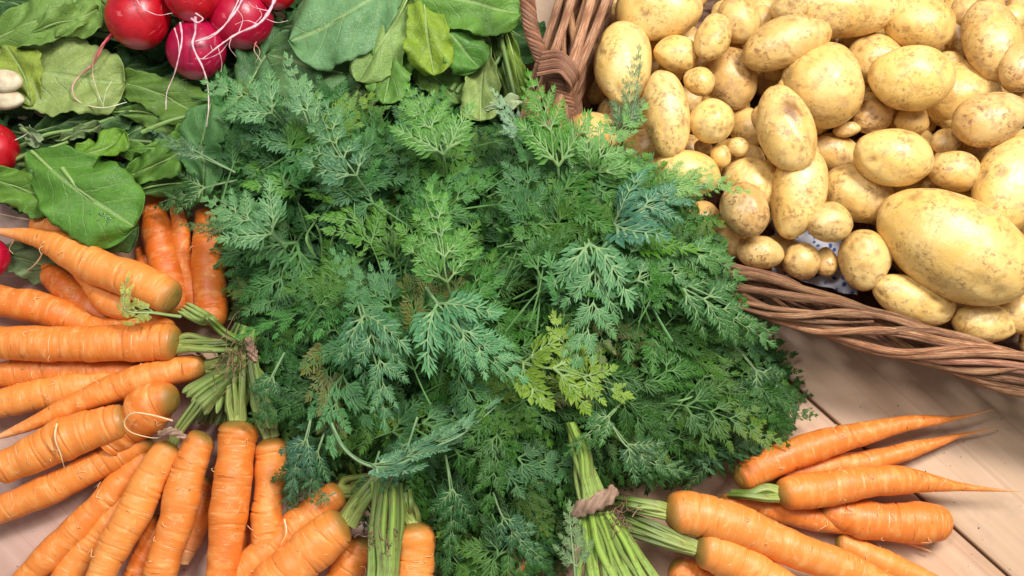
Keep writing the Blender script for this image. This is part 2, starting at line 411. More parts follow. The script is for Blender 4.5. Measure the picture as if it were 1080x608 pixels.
    for _ in range(rng.randint(2, 6)):          # short stray rootlets on the skin
        i = rng.randint(12, 80); a0 = rng.uniform(-1.1, 1.1); tt = W[i + 1] - W[i - 1]; tt /= np.linalg.norm(tt); sd = np.cross(tt, [0, 0, 1.0]); up = np.cross(sd, tt)
        nn = sd * math.sin(a0) + up * math.cos(a0); p0 = W[i] + nn * rad[i] * .96; ln = rng.uniform(.003, .012); sg = rng.choice([-1, 1]); q1 = sd * sg * math.cos(a0) - up * sg * math.sin(a0)
        H = catmull([p0, p0 + nn * .0012 + q1 * ln * .35 + tt * ln * rng.uniform(-.3, .3), p0 + nn * rng.uniform(-.001, .003) + q1 * ln * .7 + tt * ln * rng.uniform(-.6, .6), p0 + q1 * ln + nn * rng.uniform(-.003, .002) + tt * ln * rng.uniform(-.8, .8)], 12)
        V, Fc, UV = tube_data(H, np.linspace(.00045, .00015, 12), 5)
        mesh_obj('rootlet', V, Fc, M_hair, e, uv=UV, col=np.array([.80, .50, .24]))
    for h in hairs:
        Q = pxpath(h, 30); V, Fc, UV = tube_data(Q, np.linspace(.0011, .0003, 30), 6)
        mesh_obj('rootlet', V, Fc, M_hair, e, uv=UV, col=np.array([.75, .52, .27]))
    return e

N1 = (252, 372, .045)      # where the left bunch is gathered
CR = [
 # label, pts, tone, z0, z1, stalks, extra
 ('forked peach carrot with a long tapering root, lying beneath the round radish leaf',
  [(186, 318, 17), (150, 303, 21), (110, 284, 20), (76, 266, 17), (46, 254, 12), (18, 249, 7), (-12, 244, 2)], .85, .078, .062, None,
  dict(rough=1.6, lump=.7, hairs=[[(40, 252, .064), (46, 262, .06), (38, 278, .05), (20, 290, .03), (-6, 292, .02)], [(18, 249, .064), (10, 262, .05), (14, 268, .05)], [(60, 240, .08), (58, 225, .085), (59, 212, .09)]])),
 ('blunt ended orange carrot lying just under the forked carrot, touching the round radish leaf',
  [(118, 292, 16), (92, 268, 17), (68, 250, 16), (44, 238, 14), (36, 233, 11)], .45, .058, .052, None, dict(blunt=True, rough=1.2, hairs=[[(45, 234, .05), (20, 230, .05), (-8, 224, .045)]])),
 ('slim carrot leg pressed along the lower side of the forked carrot',
  [(146, 330, 14), (118, 318, 15), (92, 292, 12), (66, 268, 9), (44, 252, 5)], .75, .056, .05, None, dict(rough=1.4)),
 ('deep orange carrot half hidden under the forked carrot, above the pale table patch',
  [(120, 344, 14), (88, 320, 15), (62, 298, 14), (44, 284, 9)], .15, .026, .024, None, dict(blunt=True)),
 ('deep orange upright carrot, first of the three standing under the radish leaves',
  [(184, 338, 17), (180, 305, 19), (174, 270, 18), (166, 240, 15), (158, 215, 10), (150, 198, 6)], .08, .030, .026, None, dict(rough=.8)),
 ('narrow deep orange upright carrot, middle of the three under the radish leaves',
  [(206, 335, 14), (198, 300, 13), (192, 262, 11), (187, 230, 8), (182, 200, 4)], .12, .028, .022, None, dict(rough=.8)),
 ('deep orange upright carrot beside the feathery greens with its round crown at the stalk knot',
  [(220, 348, 14), (221, 318, 18), (222, 285, 18), (221, 255, 16), (216, 225, 11)], .10, .038, .03, None, dict(rough=.8)),
 ('dark orange carrot tip peeking between the upright carrots and the forked carrot',
  [(160, 320, 14), (155, 285, 13), (150, 262, 8)], .05, .018, .016, None, {}),
 ('orange carrot running off the edge just above the broad horizontal carrot',
  [(112, 352, 14), (80, 338, 16), (40, 326, 17), (0, 316, 17), (-40, 306, 15)], .35, .040, .040, None, {}),
 ('short carrot shoulder showing between the forked carrot and the broad horizontal carrot',
  [(186, 352, 11), (165, 348, 14), (130, 348, 15), (90, 350, 14)], .5, .050, .042, None, {}),
 ('broad smooth horizontal carrot with ringed shoulders and thick pale green stalks',
  [(189, 364, 17), (172, 363, 19.5), (120, 363, 20), (60, 362, 19), (0, 361, 17), (-50, 360, 14)], .55, .062, .058, (250, 364, .062, 6, 7, 1.25), dict(rough=1.5)),
 ('thin carrot lying in the gap beneath the broad horizontal carrot',
  [(150, 392, 11), (100, 391, 13), (40, 393, 14), (-20, 397, 12)], .5, .036, .036, None, {}),
 ('pale peach carrot sloping to the edge, between the thin carrot and the long tapering carrot',
  [(150, 396, 13), (110, 401, 16), (60, 414, 17), (0, 428, 16), (-40, 436, 14)], .95, .034, .034, None, dict(rough=1.2)),
 ('long tapering carrot whose pointed tip ends near the edge above the wide ribbed carrot',
  [(219, 387, 12), (200, 388, 15), (150, 402, 16), (110, 414, 14), (70, 430, 11), (35, 446, 7), (-6, 463, 2)], .6, .052, .05, (250, 374, .055, 4, 5, 1.1), dict(rough=1.3)),
 ('stubby carrot crown turned up, brownish skin with a curled rootlet looping over it',
  [(186, 424, 16), (168, 426, 23), (150, 438, 24), (134, 452, 20), (116, 470, 15)], .35, .068, .045, None,
  dict(lump=1.0, hairs=[[(182, 444, .088), (160, 438, .096), (140, 436, .096), (131, 446, .09), (138, 456, .085), (160, 462, .08), (175, 461, .075)]])),
 ('wide ribbed carrot with a blunt end lying below the long tapering carrot',
  [(138, 440, 18), (110, 450, 21), (66, 466, 22), (24, 484, 20), (-6, 496, 17)], .7, .060, .056, None,
  dict(blunt=True, rough=1.6, hairs=[[(60, 447, .082), (58, 462, .084), (64, 480, .08), (68, 494, .07)]])),
 ('slender carrot under the wide ribbed carrot running down to the edge',
  [(160, 462, 13), (140, 472, 15), (100, 490, 16), (50, 515, 16), (0, 539, 15), (-30, 552, 13)], .7, .036, .034, None, dict(rough=1.3)),
 ('carrot sloping away to the bottom corner beside the lilac patch of table',
  [(165, 478, 13), (145, 494, 15), (105, 535, 16), (60, 578, 15), (25, 612, 13), (5, 640, 9)], .6, .030, .026, None, {}),
 ('peachy carrot mostly covered, next below the corner carrot',
  [(158, 500, 12), (125, 538, 16), (92, 580, 16), (60, 630, 14)], .85, .022, .020, None, {}),
 ('pale banded carrot with a ringed neck and dry brown crown at the fan centre',
  [(183, 465, 13), (174, 480, 16), (156, 508, 17.5), (136, 548, 18), (115, 590, 17), (95, 635, 14)], .95, .060, .052, (226, 400, .06, 3, 6, .9), dict(rough=1.2)),
 ('smooth orange carrot with a pinched crown, between the banded carrot and the big central one',
  [(216, 458, 14), (208, 474, 17), (194, 514, 19), (182, 556, 19), (170, 605, 17), (164, 640, 15)], .55, .060, .050, None, dict(rough=.9)),
 ('big upright orange carrot with green rimmed crown at the centre of the fan',
  [(250, 441, 18), (249, 458, 20.5), (246, 510, 20.5), (239, 560, 19), (232, 605, 17), (228, 640, 15)], .30, .066, .056, (252, 372, .068, 6, 9, 1.2), dict(rough=1.1)),
 ('narrow upright carrot with flat yellow green crown against the feathery greens',
  [(285, 460, 15), (285, 478, 17), (285, 520, 16.5), (281, 570, 16), (277, 620, 14)], .70, .052, .046, (260, 380, .062, 4, 5, 1.1), {}),
 ('red orange carrot in shade between the banded carrot and the smooth pinched carrot',
  [(172, 545, 12), (155, 580, 14), (140, 625, 12)], .25, .024, .022, None, {}),
 ('shaded carrot peeking out beside the big upright carrot',
  [(215, 500, 12), (208, 545, 14), (200, 575, 11), (194, 596, 5)], .3, .024, .022, None, {}),
 ('carrot in the shade at the frame bottom between the big upright and narrow upright carrots',
  [(262, 540, 12), (262, 580, 13), (258, 630, 12)], .2, .022, .022, None, {}),
 ('diagonal carrot behind with short green stalks, its crown under the curled pale stem',
  [(362, 516, 14), (352, 524, 17), (318, 552, 18), (284, 582, 18), (250, 614, 17), (225, 640, 14)], .6, .046, .044, (392, 502, .058, 3, 5, 1.5), dict(rough=1.0, hairs=[[(300, 548, .066), (302, 562, .068), (296, 575, .066)]])),
 ('thick diagonal carrot in front with cut pale stalks leaning to the upright stalk bundle',
  [(368, 548, 18), (356, 556, 22), (328, 580, 24), (296, 612, 24), (265, 645, 21)], .7, .066, .060, (402, 506, .074, 4, 7, 1.6), dict(rough=1.0)),
 ('orange carrot at the bottom between the thick diagonal carrot and the stalk bundle',
  [(386, 568, 13), (372, 590, 17), (352, 625, 17)], .5, .034, .03, None, {}),
 ('upright carrot with pale green neck right beside the stalk bundle at the bottom',
  [(436, 550, 16), (436, 565, 20), (437, 590, 20.5), (437, 625, 19), (437, 650, 17)], .75, .062, .056, (430, 520, .07, 4, 5, 1.4), dict(rough=1.3)),
 ('dark orange carrot buried in the greens at the frame bottom',
  [(560, 578, 15), (548, 595, 21), (536, 618, 20)], .1, .034, .03, None, {}),
 ('large glossy carrot with swollen ringed shoulder nearest the brown leaf band',
  [(702, 541, 19), (722, 542, 22), (752, 549, 22), (790, 561, 21), (840, 579, 19), (890, 596, 17), (940, 622, 14), (980, 650, 10)], .80, .070, .050, (648, 530, .062, 4, 4, 1.3), dict(rough=.8)),
 ('large glossy carrot in front at the bottom with broad pale green stalks',
  [(732, 578, 15), (748, 582, 20), (780, 595, 22), (820, 618, 22), (860, 645, 20)], .95, .064, .052, (655, 548, .060, 7, 13, 1.2), dict(rough=.8)),
 ('bright orange carrot shoulder poking out beneath the two large glossy carrots',
  [(708, 592, 10), (722, 602, 17), (745, 625, 18)], .45, .034, .032, None, {}),
 ('orange carrot squeezed beneath the large glossy carrot, its thin tail bending on the table',
  [(760, 530, 9), (790, 533, 12), (825, 541, 13), (870, 552, 11), (915, 559, 7), (950, 567, 3.5), (984, 581, .6)], .4, .030, .010, None, {}),
 ('topmost slim curved carrot of the pile by the table seam, long thin tail',
  [(777, 507, 11), (788, 501, 16), (822, 484, 16.5), (870, 468, 15), (920, 457, 12), (960, 448, 8.5), (990, 444, 5), (1012, 440, 2), (1045, 431, .5)], .42, .044, .030, None, dict(rough=1.3)),
 ('carrot with a dark bruise wedged between the slim curved carrot and the smooth middle carrot',
  [(818, 506, 10), (840, 500, 13), (880, 492, 14), (920, 486, 13), (955, 478, 10), (985, 470, 6), (1015, 459, 2), (1050, 450, .5)], .55, .022, .014, None, dict(rough=1.3)),
 ('smooth middle carrot of the table pile with a long whitish tapering tail',
  [(820, 522, 14), (836, 519, 18), (870, 516, 18), (910, 510, 17.5), (950, 507, 14), (985, 509, 9), (1015, 512, 5), (1045, 515, 2), (1075, 518, .5)], .50, .048, .026, (770, 522, .04, 3, 4, 1.3), dict(rough=.8)),
 ('blunt ended stumpy carrot lying flat on the table under the smooth middle carrot',
  [(862, 534, 12), (890, 542, 18), (930, 549, 20), (970, 553, 21), (1004, 555, 19)], .45, .022, .022, None, dict(blunt=True)),
 ('pale carrot low on the table near the bottom, mostly behind the large glossy carrot',
  [(880, 572, 8), (920, 588, 13), (965, 606, 12), (1010, 632, 8)], .95, .014, .012, None, {}),
]
for lab, pts, tone, z0, z1, st, ex in CR:
    carrot(lab, pts, tone, z0, z1, st, **ex)

# ---- potatoes
G = 64
_u = np.linspace(0, 2 * PI, G, endpoint=False); _v = np.linspace(0, PI, 40)
UU, VV = np.meshgrid(_u, _v[1:-1])
SPH = np.vstack([np.stack([np.sin(VV) * np.cos(UU), np.sin(VV) * np.sin(UU), np.cos(VV)], -1).reshape(-1, 3), [[0, 0, 1], [0, 0, -1]]])
_f = []
for i in range(37):
    for j in range(G):
        a = i * G + j; b = i * G + (j + 1) % G
        _f.append((a, a + G, b + G, b))
top, bot = 38 * G, 38 * G + 1
for j in range(G):
    _f.append((top, j, (j + 1) % G)); _f.append((bot, 37 * G + (j + 1) % G, 37 * G + j))
SPHF = _f
# the long axis must run through the poles: swap so poles lie on x
SPH = SPH[:, [2, 0, 1]]
def smooth_noise(d, k, n=6):
    o = np.zeros(len(d))
    for _ in range(n):
        w = rng.normal(size=3) * k; o += np.sin(d @ w + rng.rand() * 6.28)
    return o / n
def potato(label, px, py, a, b, ang, z, rough=0.0, group=None, scab=None, name='potato'):
    s = S(px, py, z); c = P(px, py, z)
    d = SPH.copy()
    r = 1 + .095 * smooth_noise(d, 1.6) + .05 * smooth_noise(d, 3.2) + (.012 + .012 * rough) * smooth_noise(d, 9, 8)
    egg = 1 + rng.uniform(-.12, .12) * d[:, 0]
    eye = np.zeros(len(d)); nE = rng.randint(4, 8) if a > 18 else 0
    for _ in range(nE):
        w = rng.normal(size=3); w[2] = abs(w[2]); w /= np.linalg.norm(w)
        q = np.exp(-((1 - d @ w) / .006)); r = r - .035 * np.exp(-((1 - d @ w) / .014)) ; eye = np.maximum(eye, q * rng.uniform(.4, 1))
    sb = np.zeros(len(d))
    if scab:
        w = np.array([scab[0], scab[1], 0]); w[2] = math.sqrt(max(.01, 1 - w @ w))
        ww = d - w; sb = np.exp(-((ww[:, 0] / .28) ** 2 + (ww[:, 1] / .40) ** 2 + (ww[:, 2] / .5) ** 2) ** 1.2) * (1.3 + 1.8 * smooth_noise(d, 16, 10))
        sb = np.clip(sb, 0, 1); r = r - .02 * sb
    c_h = min(a, b) * .93
    V = d * r[:, None] * np.array([a, b, c_h]) * s; V[:, 1:] *= egg[:, None]
    V[:, 1] += rng.uniform(-.05, .05) * a * s * (d[:, 0] ** 2 - .4)       # slight bend
    t = R(-ang); ct, st = math.cos(t), math.sin(t); tl = rng.uniform(-.12, .12)
    Rz = np.array([[ct, -st, 0], [st, ct, 0], [0, 0, 1]]); Ry = np.array([[math.cos(tl), 0, math.sin(tl)], [0, 1, 0], [-math.sin(tl), 0, math.cos(tl)]])
    V = V @ (Rz @ Ry).T + c
    col = np.stack([np.full(len(V), rough), eye, sb], 1)
    o = mesh_obj(name, V, SPHF, M_pot, origin=c, col=col)
    tag(o, label, 'potato', group)
    return o
L0, L1, L2, L3 = .055, .078, .100, .118
PO = [
 ('tall upright potato next to the dark inside wall of the basket', 657, 67, 50, 31, 88, L2, 0, None),
 ('large yellow potato cut off by the upper edge beside the tall upright potato', 694, 8, 45, 34, 5, L2, 0, None),
 ('pale upright oval potato behind the feathery sprig, brown speckled at its foot', 703, 121, 49, 25, 84, L3, .25, None),
 ('small squat yellow potato with a pointed side beside the small tilted potato', 713, 58, 24, 20, 12, L2, .05, None),
 ('small tilted pale potato with scattered dark pits above the rough brown potato', 752, 39, 27, 19, -70, L3, .35, None),
 ('tiny tan potato lying against the rough brown potato', 737, 86, 17, 15, 30, L3, .3, None),
 ('rough brown potato behind the tiny tan potato', 771, 83, 34, 27, 70, L1, .75, None),
 ('round shiny potato with a single dark pit', 750, 127, 24, 23, 0, L3, .0, None),
 ('marble sized potato near the potato with the brown scab', 778, 155, 11.5, 10, 20, L2, .15, None),
 ('marble sized tan potato beneath the round shiny potato', 760, 165, 12.5, 11, 80, L2, .3, None),
 ('thumb sized brown potato showing in the gap under the round shiny potato', 742, 156, 10, 8, 20, L1, .5, None),
 ('speckled potato near the upper edge partly under its neighbours', 779, 20, 27, 22, 75, L1, .45, None),
 ('broad yellow potato behind the light leaf tips', 724, 183, 37, 25, 4, L2, .05, None),
 ('round potato poking out behind the bright fronds near the basket wall', 624, 142, 26, 24, 30, L1, .05, None),
 ('big smooth rounded potato behind the netted pinkish potato', 792, 196, 34, 30, 50, L1, .05, None),
 ('netted pinkish potato with rough flaky skin', 786, 221, 31, 25, 75, L3, .95, None),
 ('dull orange potato showing behind the marble sized potatoes', 788, 134, 24, 20, 60, L0, .4, None),
 ('small shaded potato between the pale upright oval and the rough brown potato', 729, 106, 17, 15, 70, L0, .4, None),
 ('dusky potato filling the upper edge left of the long pitted potato', 806, 14, 20, 20, 0, L0, .5, None),
 ('long pitted potato pointing up to a narrow end, brown dimples', 829, 46, 47, 26, -17, L3, .6, None),
 ('very large long potato cut off by the upper edge', 880, 8, 66, 32, 4, L2, .3, None),
 ('rounded yellow potato right of the very large long potato', 972, 25, 37, 29, 10, L2, .15, None),
 ('tall potato in shade behind the rounded yellow potato', 1012, 26, 40, 21, 95, L0, .45, None),
 ('big upright tan potato near the upper corner', 1047, 42, 45, 31, 84, L2, .5, None),
 ('pinkish wrinkled potato cut off at the side edge', 1074, 70, 29, 20, 95, L3, .85, None),
 ('big round potato with a crease across its middle', 868, 91, 47, 44, 70, L2, .2, None),
 ('potato mostly hidden behind the creased round potato and the shiny heart shaped one', 921, 62, 30, 27, 10, L1, .35, None),
 ('smooth heart shaped potato with a strong white shine', 961, 82, 45, 34, 7, L3, .0, None),
 ('little pale potato tucked behind the scabbed potato', 837, 93, 17, 14, 20, L2, .0, None),
 ('upright potato with a large brown scab', 828, 135, 49, 29, 76, L3 + .008, .3, (-.18, .1)),
 ('knobbly pinkish brown potato below the creased round potato', 921, 123, 22, 18, -20, L1, .9, None),
 ('small smooth tan potato under the heart shaped potato', 961, 128, 18, 14, 10, L1, .3, None),
 ('wide dull yellow potato beneath the heart shaped potato', 1010, 100, 46, 38, 20, L0 + .01, .25, None),
 ('speckled oval potato by the side edge with many brown dots', 1046, 124, 41, 28, -14, L3, .8, None),
 ('pale oval potato lying crosswise with one red brown fleck', 943, 166, 43, 31, 7, L3, .1, None),
 ('tiny brown potato between the crosswise oval and the speckled oval', 997, 150, 15, 14, 0, L1, .55, None),
 ('small golden brown potato below the tiny brown one', 1007, 181, 27, 21, 8, L2, .4, None),
 ('brown shaded potato behind the scabbed potato and the crosswise oval', 879, 160, 28, 20, 5, L0, .55, None),
 ('sliver of pink potato above the brown shaded potato', 893, 137, 15, 8, -8, L1, .5, None),
 ('large smooth potato curving out from under the scabbed potato', 841, 205, 51, 29, 105, L2, .1, None),
 ('large tan potato half under the crosswise oval', 904, 205, 38, 30, 25, L1, .3, None),
 ('ball shaped brown potato in front of the large tan potato', 875, 235, 23.5, 22, 20, L3 - .01, .55, None),
 ('upright golden potato standing by the rim with a brown eye', 911, 275, 32, 27, 88, L2 - .012, .3, None),
 ('round dull brown potato beside the patterned lining', 845, 276, 20, 19.5, 0, L1, .6, None),
 ('narrow brown potato wedged against the round dull brown one', 871, 276, 17, 12, 88, L1 - .008, .5, None),
 ('pink white potato resting along the rim', 802, 266, 25, 18, 10, L1 + .008, .65, None),
 ('huge smooth potato with a bright streak, largest in the basket', 1006, 258, 84, 52, 33, L3 - .006, .12, None),
 ('long yellow potato lying behind the rim under the huge potato', 963, 316, 47, 23, 19, L1 + .005, .1, None),
 ('round yellow potato at the rim below the huge potato', 1039, 341, 33, 22, 8, L1, .1, None),
 ('yellow potato cut off by the side edge just inside the rim', 1074, 331, 22, 22, 0, L1, .3, None),
 ('big golden potato at the side edge leaning above the huge potato', 1064, 198, 58, 36, 112, L2 + .006, .1, None),
 ('brownish round potato among the frond tips at the basket corner', 740, 232, 24, 20, 10, L1, .5, None),
 ('dull golden potato low beside the netted pinkish potato', 765, 254, 24, 21, 40, L1 - .008, .3, None),
 ('shaded yellow potato behind the light leaf tips and the pale upright oval', 700, 186, 24, 20, 0, L1, .2, None),
]
for q in PO: potato(*q[:8], scab=q[8])
for k in range(110):
    # lower layer, seen only through the gaps
    x = 645 + (k % 11) * 44 + rng.uniform(-10, 10); y = 0 + (k // 11) * 40 + rng.uniform(-10, 10)
    if y > 236 + (x - 640) * .27: continue
    if 825 < x < 905 and 225 < y < 300: continue
    if x < 760 and y > 185: continue
    a = rng.uniform(22, 32); potato('potato buried in the lower layer, seen only through gaps between others', x, y, a, a * rng.uniform(.7, .9), rng.uniform(0, 180), rng.uniform(.03, .05), rng.uniform(.3, .7), 'potatoes of the lower layer in the basket')

for k in range(46):
    x = 652 + (k % 9) * 52 + rng.uniform(-14, 14); y = 20 + (k // 9) * 50 + rng.uniform(-12, 12)
    if y > 226 + (x - 640) * .26 or (825 < x < 905 and 215 < y < 300) or (x < 770 and y > 180): continue
    a = rng.uniform(13, 21); potato('potato buried in the lower layer, seen only through gaps between others', x, y, a, a * rng.uniform(.75, .95), rng.uniform(0, 180), rng.uniform(.062, .072), rng.uniform(.1, .6), 'potatoes of the lower layer in the basket')

# ---- basket
ang = R(-20); e1 = np.array([math.cos(ang), math.sin(ang), 0]); e2 = np.array([-math.sin(ang), math.cos(ang), 0])
RIMZ = .118
A = P(770, 292, RIMZ); B = P(1080, 386, RIMZ); Lp = P(574, 120, RIMZ); Lq = P(618, 0, RIMZ)
e1 = (B - A) / np.linalg.norm(B - A); e2 = np.array([-e1[1], e1[0], 0])
HA, HB = .40, .29            # half sizes
# corner = where the left side line and the bottom line meet
left_mid = (Lp + Lq) / 2
cx = (left_mid - A) @ e1; corner = A + e1 * cx
CEN = corner + e1 * HA + e2 * HB
def rim_pt(t, off, z, pw=4.6):
    c, s = math.cos(t), math.sin(t)
    k = (abs(c) ** pw + abs(s) ** pw) ** (-1 / pw)
    nrm = np.array([np.sign(c) * abs(c * k) ** (pw - 1), np.sign(s) * abs(s * k) ** (pw - 1)]); nrm /= np.linalg.norm(nrm)
    x = HA * c * k + nrm[0] * off; y = HB * s * k + nrm[1] * off
    p = CEN + e1 * x + e2 * y; p[2] = z
    return p
def even_ts(n, pw=4.6):
    t = np.linspace(0, 2 * PI, 2000); p = np.array([rim_pt(a, 0, 0, pw) for a in t])
    l = np.r_[0, np.cumsum(np.linalg.norm(np.diff(p, axis=0), axis=1))]
    return np.interp(np.linspace(0, l[-1], n), l, t), l[-1]
basket = root_empty('wicker_basket', (CEN[0], CEN[1], 0), 'reddish brown woven willow basket filled with potatoes', 'basket')
TS, PER = even_ts(421)
def ring_rod(name, off, z, r, wob=0, ph=0, tint=(1, 1, 1), waves=0, amp=0, twist=0, seg=None):
    ts = TS if seg is None else TS[seg[0]:seg[1]]
    pts = []
    for i, t in enumerate(ts):
        u = (i + (seg[0] if seg else 0)) / 420
        o = off + wob * math.sin(u * 37 + ph) + amp * math.sin(u * 2 * PI * waves + ph)
        zz = z + wob * .8 * math.sin(u * 29 + ph * 2)
        if twist: o += twist * math.cos(u * 2 * PI * 9 + ph); zz += twist * math.sin(u * 2 * PI * 9 + ph)
        pts.append(rim_pt(t, o, zz))
    n = len(pts); rr = np.full(n, r)
    if seg is not None:
        rr *= np.clip(np.minimum(np.arange(n), np.arange(n)[::-1]) / 6, .35, 1)
    V, Fc, UV = tube_data(np.array(pts), rr, 12, fn=lambda l, a: 1 + .05 * np.sin(l * 60 + ph) + .05 * np.sin(3 * a + ph * 3 + l * 7))
    return mesh_obj(name, V, Fc, M_wil, basket, uv=UV, col=np.array(tint))
# border of the rim: overlapping long rods laid side by side
k = 0
for k in range(13):
    cuts = [0] + sorted(int(c) for c in rng.randint(0, 420, 3)) + [421]
    for a0, b0 in zip(cuts[:-1], cuts[1:]):
        if b0 - a0 < 30: continue
        g = rng.uniform(.65, 1.35); ph = k * 2 * PI / 13; pts = []; lo, hi = max(0, a0 - 16), min(421, b0 + 8)
        rw = rng.uniform(.8, 1.1); w1, w2 = rng.rand(2) * 6
        for i in range(lo, hi):
            u = i / 420 * 2 * PI
            q = u * 6 + ph + .35 * math.sin(u * 11 + w1)
            pts.append(rim_pt(TS[i], .006 + .0155 * rw * math.cos(q) + .0012 * math.sin(u * 23 + w2), RIMZ - .010 + .0105 * rw * math.sin(q) - .55 * (.0155 * math.cos(q))))
        n = len(pts); rr = np.full(n, (.0034 * rng.uniform(.75, 1.25))) * np.clip(np.minimum(np.arange(n), np.arange(n)[::-1]) / 8, .4, 1)
        V, Fc, UV = tube_data(np.array(pts), rr, 12, fn=lambda l, a: 1 + .06 * np.sin(l * 60 + w1) + .05 * np.sin(3 * a + w2 + l * 7))
        mesh_obj('rim_rod', V, Fc, M_wil, basket, uv=UV, col=np.array((g, g * rng.uniform(.9, 1.05), g * rng.uniform(.85, 1.1))))
# woven wall
for j in range(15):
    z = .006 + j * .0068; g = rng.uniform(.7, 1)
    ring_rod('wall_rod', -.006 - (RIMZ - z) * .28 + .016 * 0, z, .0034, .0006, rng.rand() * 6, (g, g, g), waves=36, amp=.003 * (1 if j % 2 else -1))
ts2, _ = even_ts(73)
for i in range(72):
    p0 = rim_pt(ts2[i], -.006 - RIMZ * .28, .003); p1 = rim_pt(ts2[i], -.006, RIMZ - .004)
    V, Fc, UV = tube_data(np.linspace(p0, p1, 8), .0034, 8)
    mesh_obj('stake', V, Fc, M_wil, basket, uv=UV, col=np.array((.8, .8, .8)))
bp = np.array([rim_pt(t, -.038, .004) for t in TS[:-1:4]]); bc = bp.mean(0)
bv = np.vstack([bp, bp - [0, 0, .003], [bc], [bc - [0, 0, .003]]]); nb = len(bp)
bf = [(i, (i + 1) % nb, 2 * nb) for i in range(nb)] + [((i + 1) % nb + nb, i + nb, 2 * nb + 1) for i in range(nb)] + [(i + nb, (i + 1) % nb + nb, (i + 1) % nb, i) for i in range(nb)]
mesh_obj('base', bv, bf, M_wil, basket, uv=np.c_[bv[:, 0] * 3, bv[:, 1] * 3], col=np.array((.6, .6, .6)), smooth=False)
# extra slanted rods of the short side near the handle, as in the photo
for (pts, r, g) in [([(612, -30, .128), (590, 40, .130), (568, 100, .126), (548, 160, .11)], .0045, 1.1), ([(632, -30, .130), (612, 40, .132), (592, 100, .126), (572, 160, .11)], .0048, 1.3),
                    ([(650, -30, .128), (628, 30, .130), (606, 84, .125), (590, 140, .10)], .0045, 1.05), ([(600, -30, .12), (574, 50, .118), (556, 110, .112), (540, 170, .10)], .0042, .85)]:
    Q = pxpath(pts, 60); V, Fc, UV = tube_data(Q, r, 12, fn=lambda l, a: 1 + .07 * np.sin(l * 80) + .05 * np.sin(3 * a + l * 9))
    mesh_obj('rim_rod', V, Fc, M_wil, basket, uv=UV, col=np.array((g, g, g)))
# twisted handle: several thin rods twined round each other, bound over the rim
def twine(path, n, R0, r, turns, name, shade, parent=basket, N_=160):
    Q = pxpath(path, N_); T = np.gradient(Q, axis=0); T /= np.linalg.norm(T, axis=1)[:, None]
    ref = np.array([0, 0, 1.0])
    for k in range(n):
        a = np.linspace(0, turns * 2 * PI, N_) + k * 2 * PI / n
        s = np.cross(T, ref); s /= np.linalg.norm(s, axis=1)[:, None]; u = np.cross(s, T)
        W = Q + s * (np.cos(a) * R0)[:, None] + u * (np.sin(a) * R0 * .9)[:, None]
        V, Fc, UV = tube_data(W, r, 10, fn=lambda l, a: 1 + .06 * np.sin(l * 90 + k))
        g = shade * rng.uniform(.5, 1.45)
        mesh_obj(name, V, Fc, M_wil, parent, uv=UV, col=np.array((g, g * .93, g * .98)))
twine([(553, -40, .17), (556, 0, .162), (561, 34, .152), (574, 66, .140), (590, 92, .128), (600, 116, .112)], 8, .0058, .0020, 4.2, 'handle_rod', .85)
for k in range(6):       # knot: rods folding back over the rim rods
    dx = k * 2.6 + rng.uniform(-.6, .6)
    Q = pxpath([(572 - dx * .4, 58 + dx * 1.6, .148), (588, 56 + dx * 1.5, .152), (602 - k, 66 + dx * 1.3, .148), (609 - k * 1.5, 78 + dx * 1.1, .136), (606 - k * 2, 88 + dx, .118)], 50)
    V, Fc, UV = tube_data(Q, rng.uniform(.0019, .0028), 10); g = rng.uniform(.6, 1.2)
    mesh_obj('handle_rod', V, Fc, M_wil, basket, uv=UV, col=np.array((g, g * .93, g)))
# ---- patterned lining seen between the potatoes
def mat_cloth():
    k = N('patterned_cloth'); tc = k.n('ShaderNodeTexCoord')
    v = k.n('ShaderNodeTexVoronoi', i_Scale=110.0); k.l(tc.outputs['Object'], v.inputs['Vector'])
    nz = k.noise(tc.outputs['Object'], 120, 4, .6, 1.0)
    m = k.math('MULTIPLY', k.ramp(v.outputs['Distance'], [(.25, 1), (.32, 0)]), k.ramp(nz, [(.36, 0), (.46, 1)]))
    k.l(k.mix(m, (.40, .39, .43), (.03, .06, .20)), k.b.inputs['Base Color']); k.b.inputs['Roughness'].default_value = .8
    k.l(k.bump(k.noise(tc.outputs['Object'], 900, 2), .3, .0005), k.b.inputs['Normal'])
    return k.m
gx, gy = np.meshgrid(np.linspace(0, 1, 40), np.linspace(0, 1, 30), indexing='ij')
cp = []
for a, b in zip(gx.ravel(), gy.ravel()):
    p = P(822 + a * 90 - b * 10, 222 + a * 25 + b * 66, .05)
    p[2] = .040 + .012 * b + .005 * math.sin(a * 22 + b * 5) * math.cos(b * 9 + a * 4); cp.append(p)
ii, jj = np.meshgrid(np.arange(39), np.arange(29), indexing='ij'); q = (ii * 30 + jj).ravel()
cl = mesh_obj('lining_cloth', np.array(cp), np.stack([q, q + 30, q + 31, q + 1], 1), M_cloth := mat_cloth())
sm = cl.modifiers.new('thick', 'SOLIDIFY'); sm.thickness = .0012
tag(cl, 'white cloth with blue pattern showing between the potatoes at the basket rim', 'cloth')

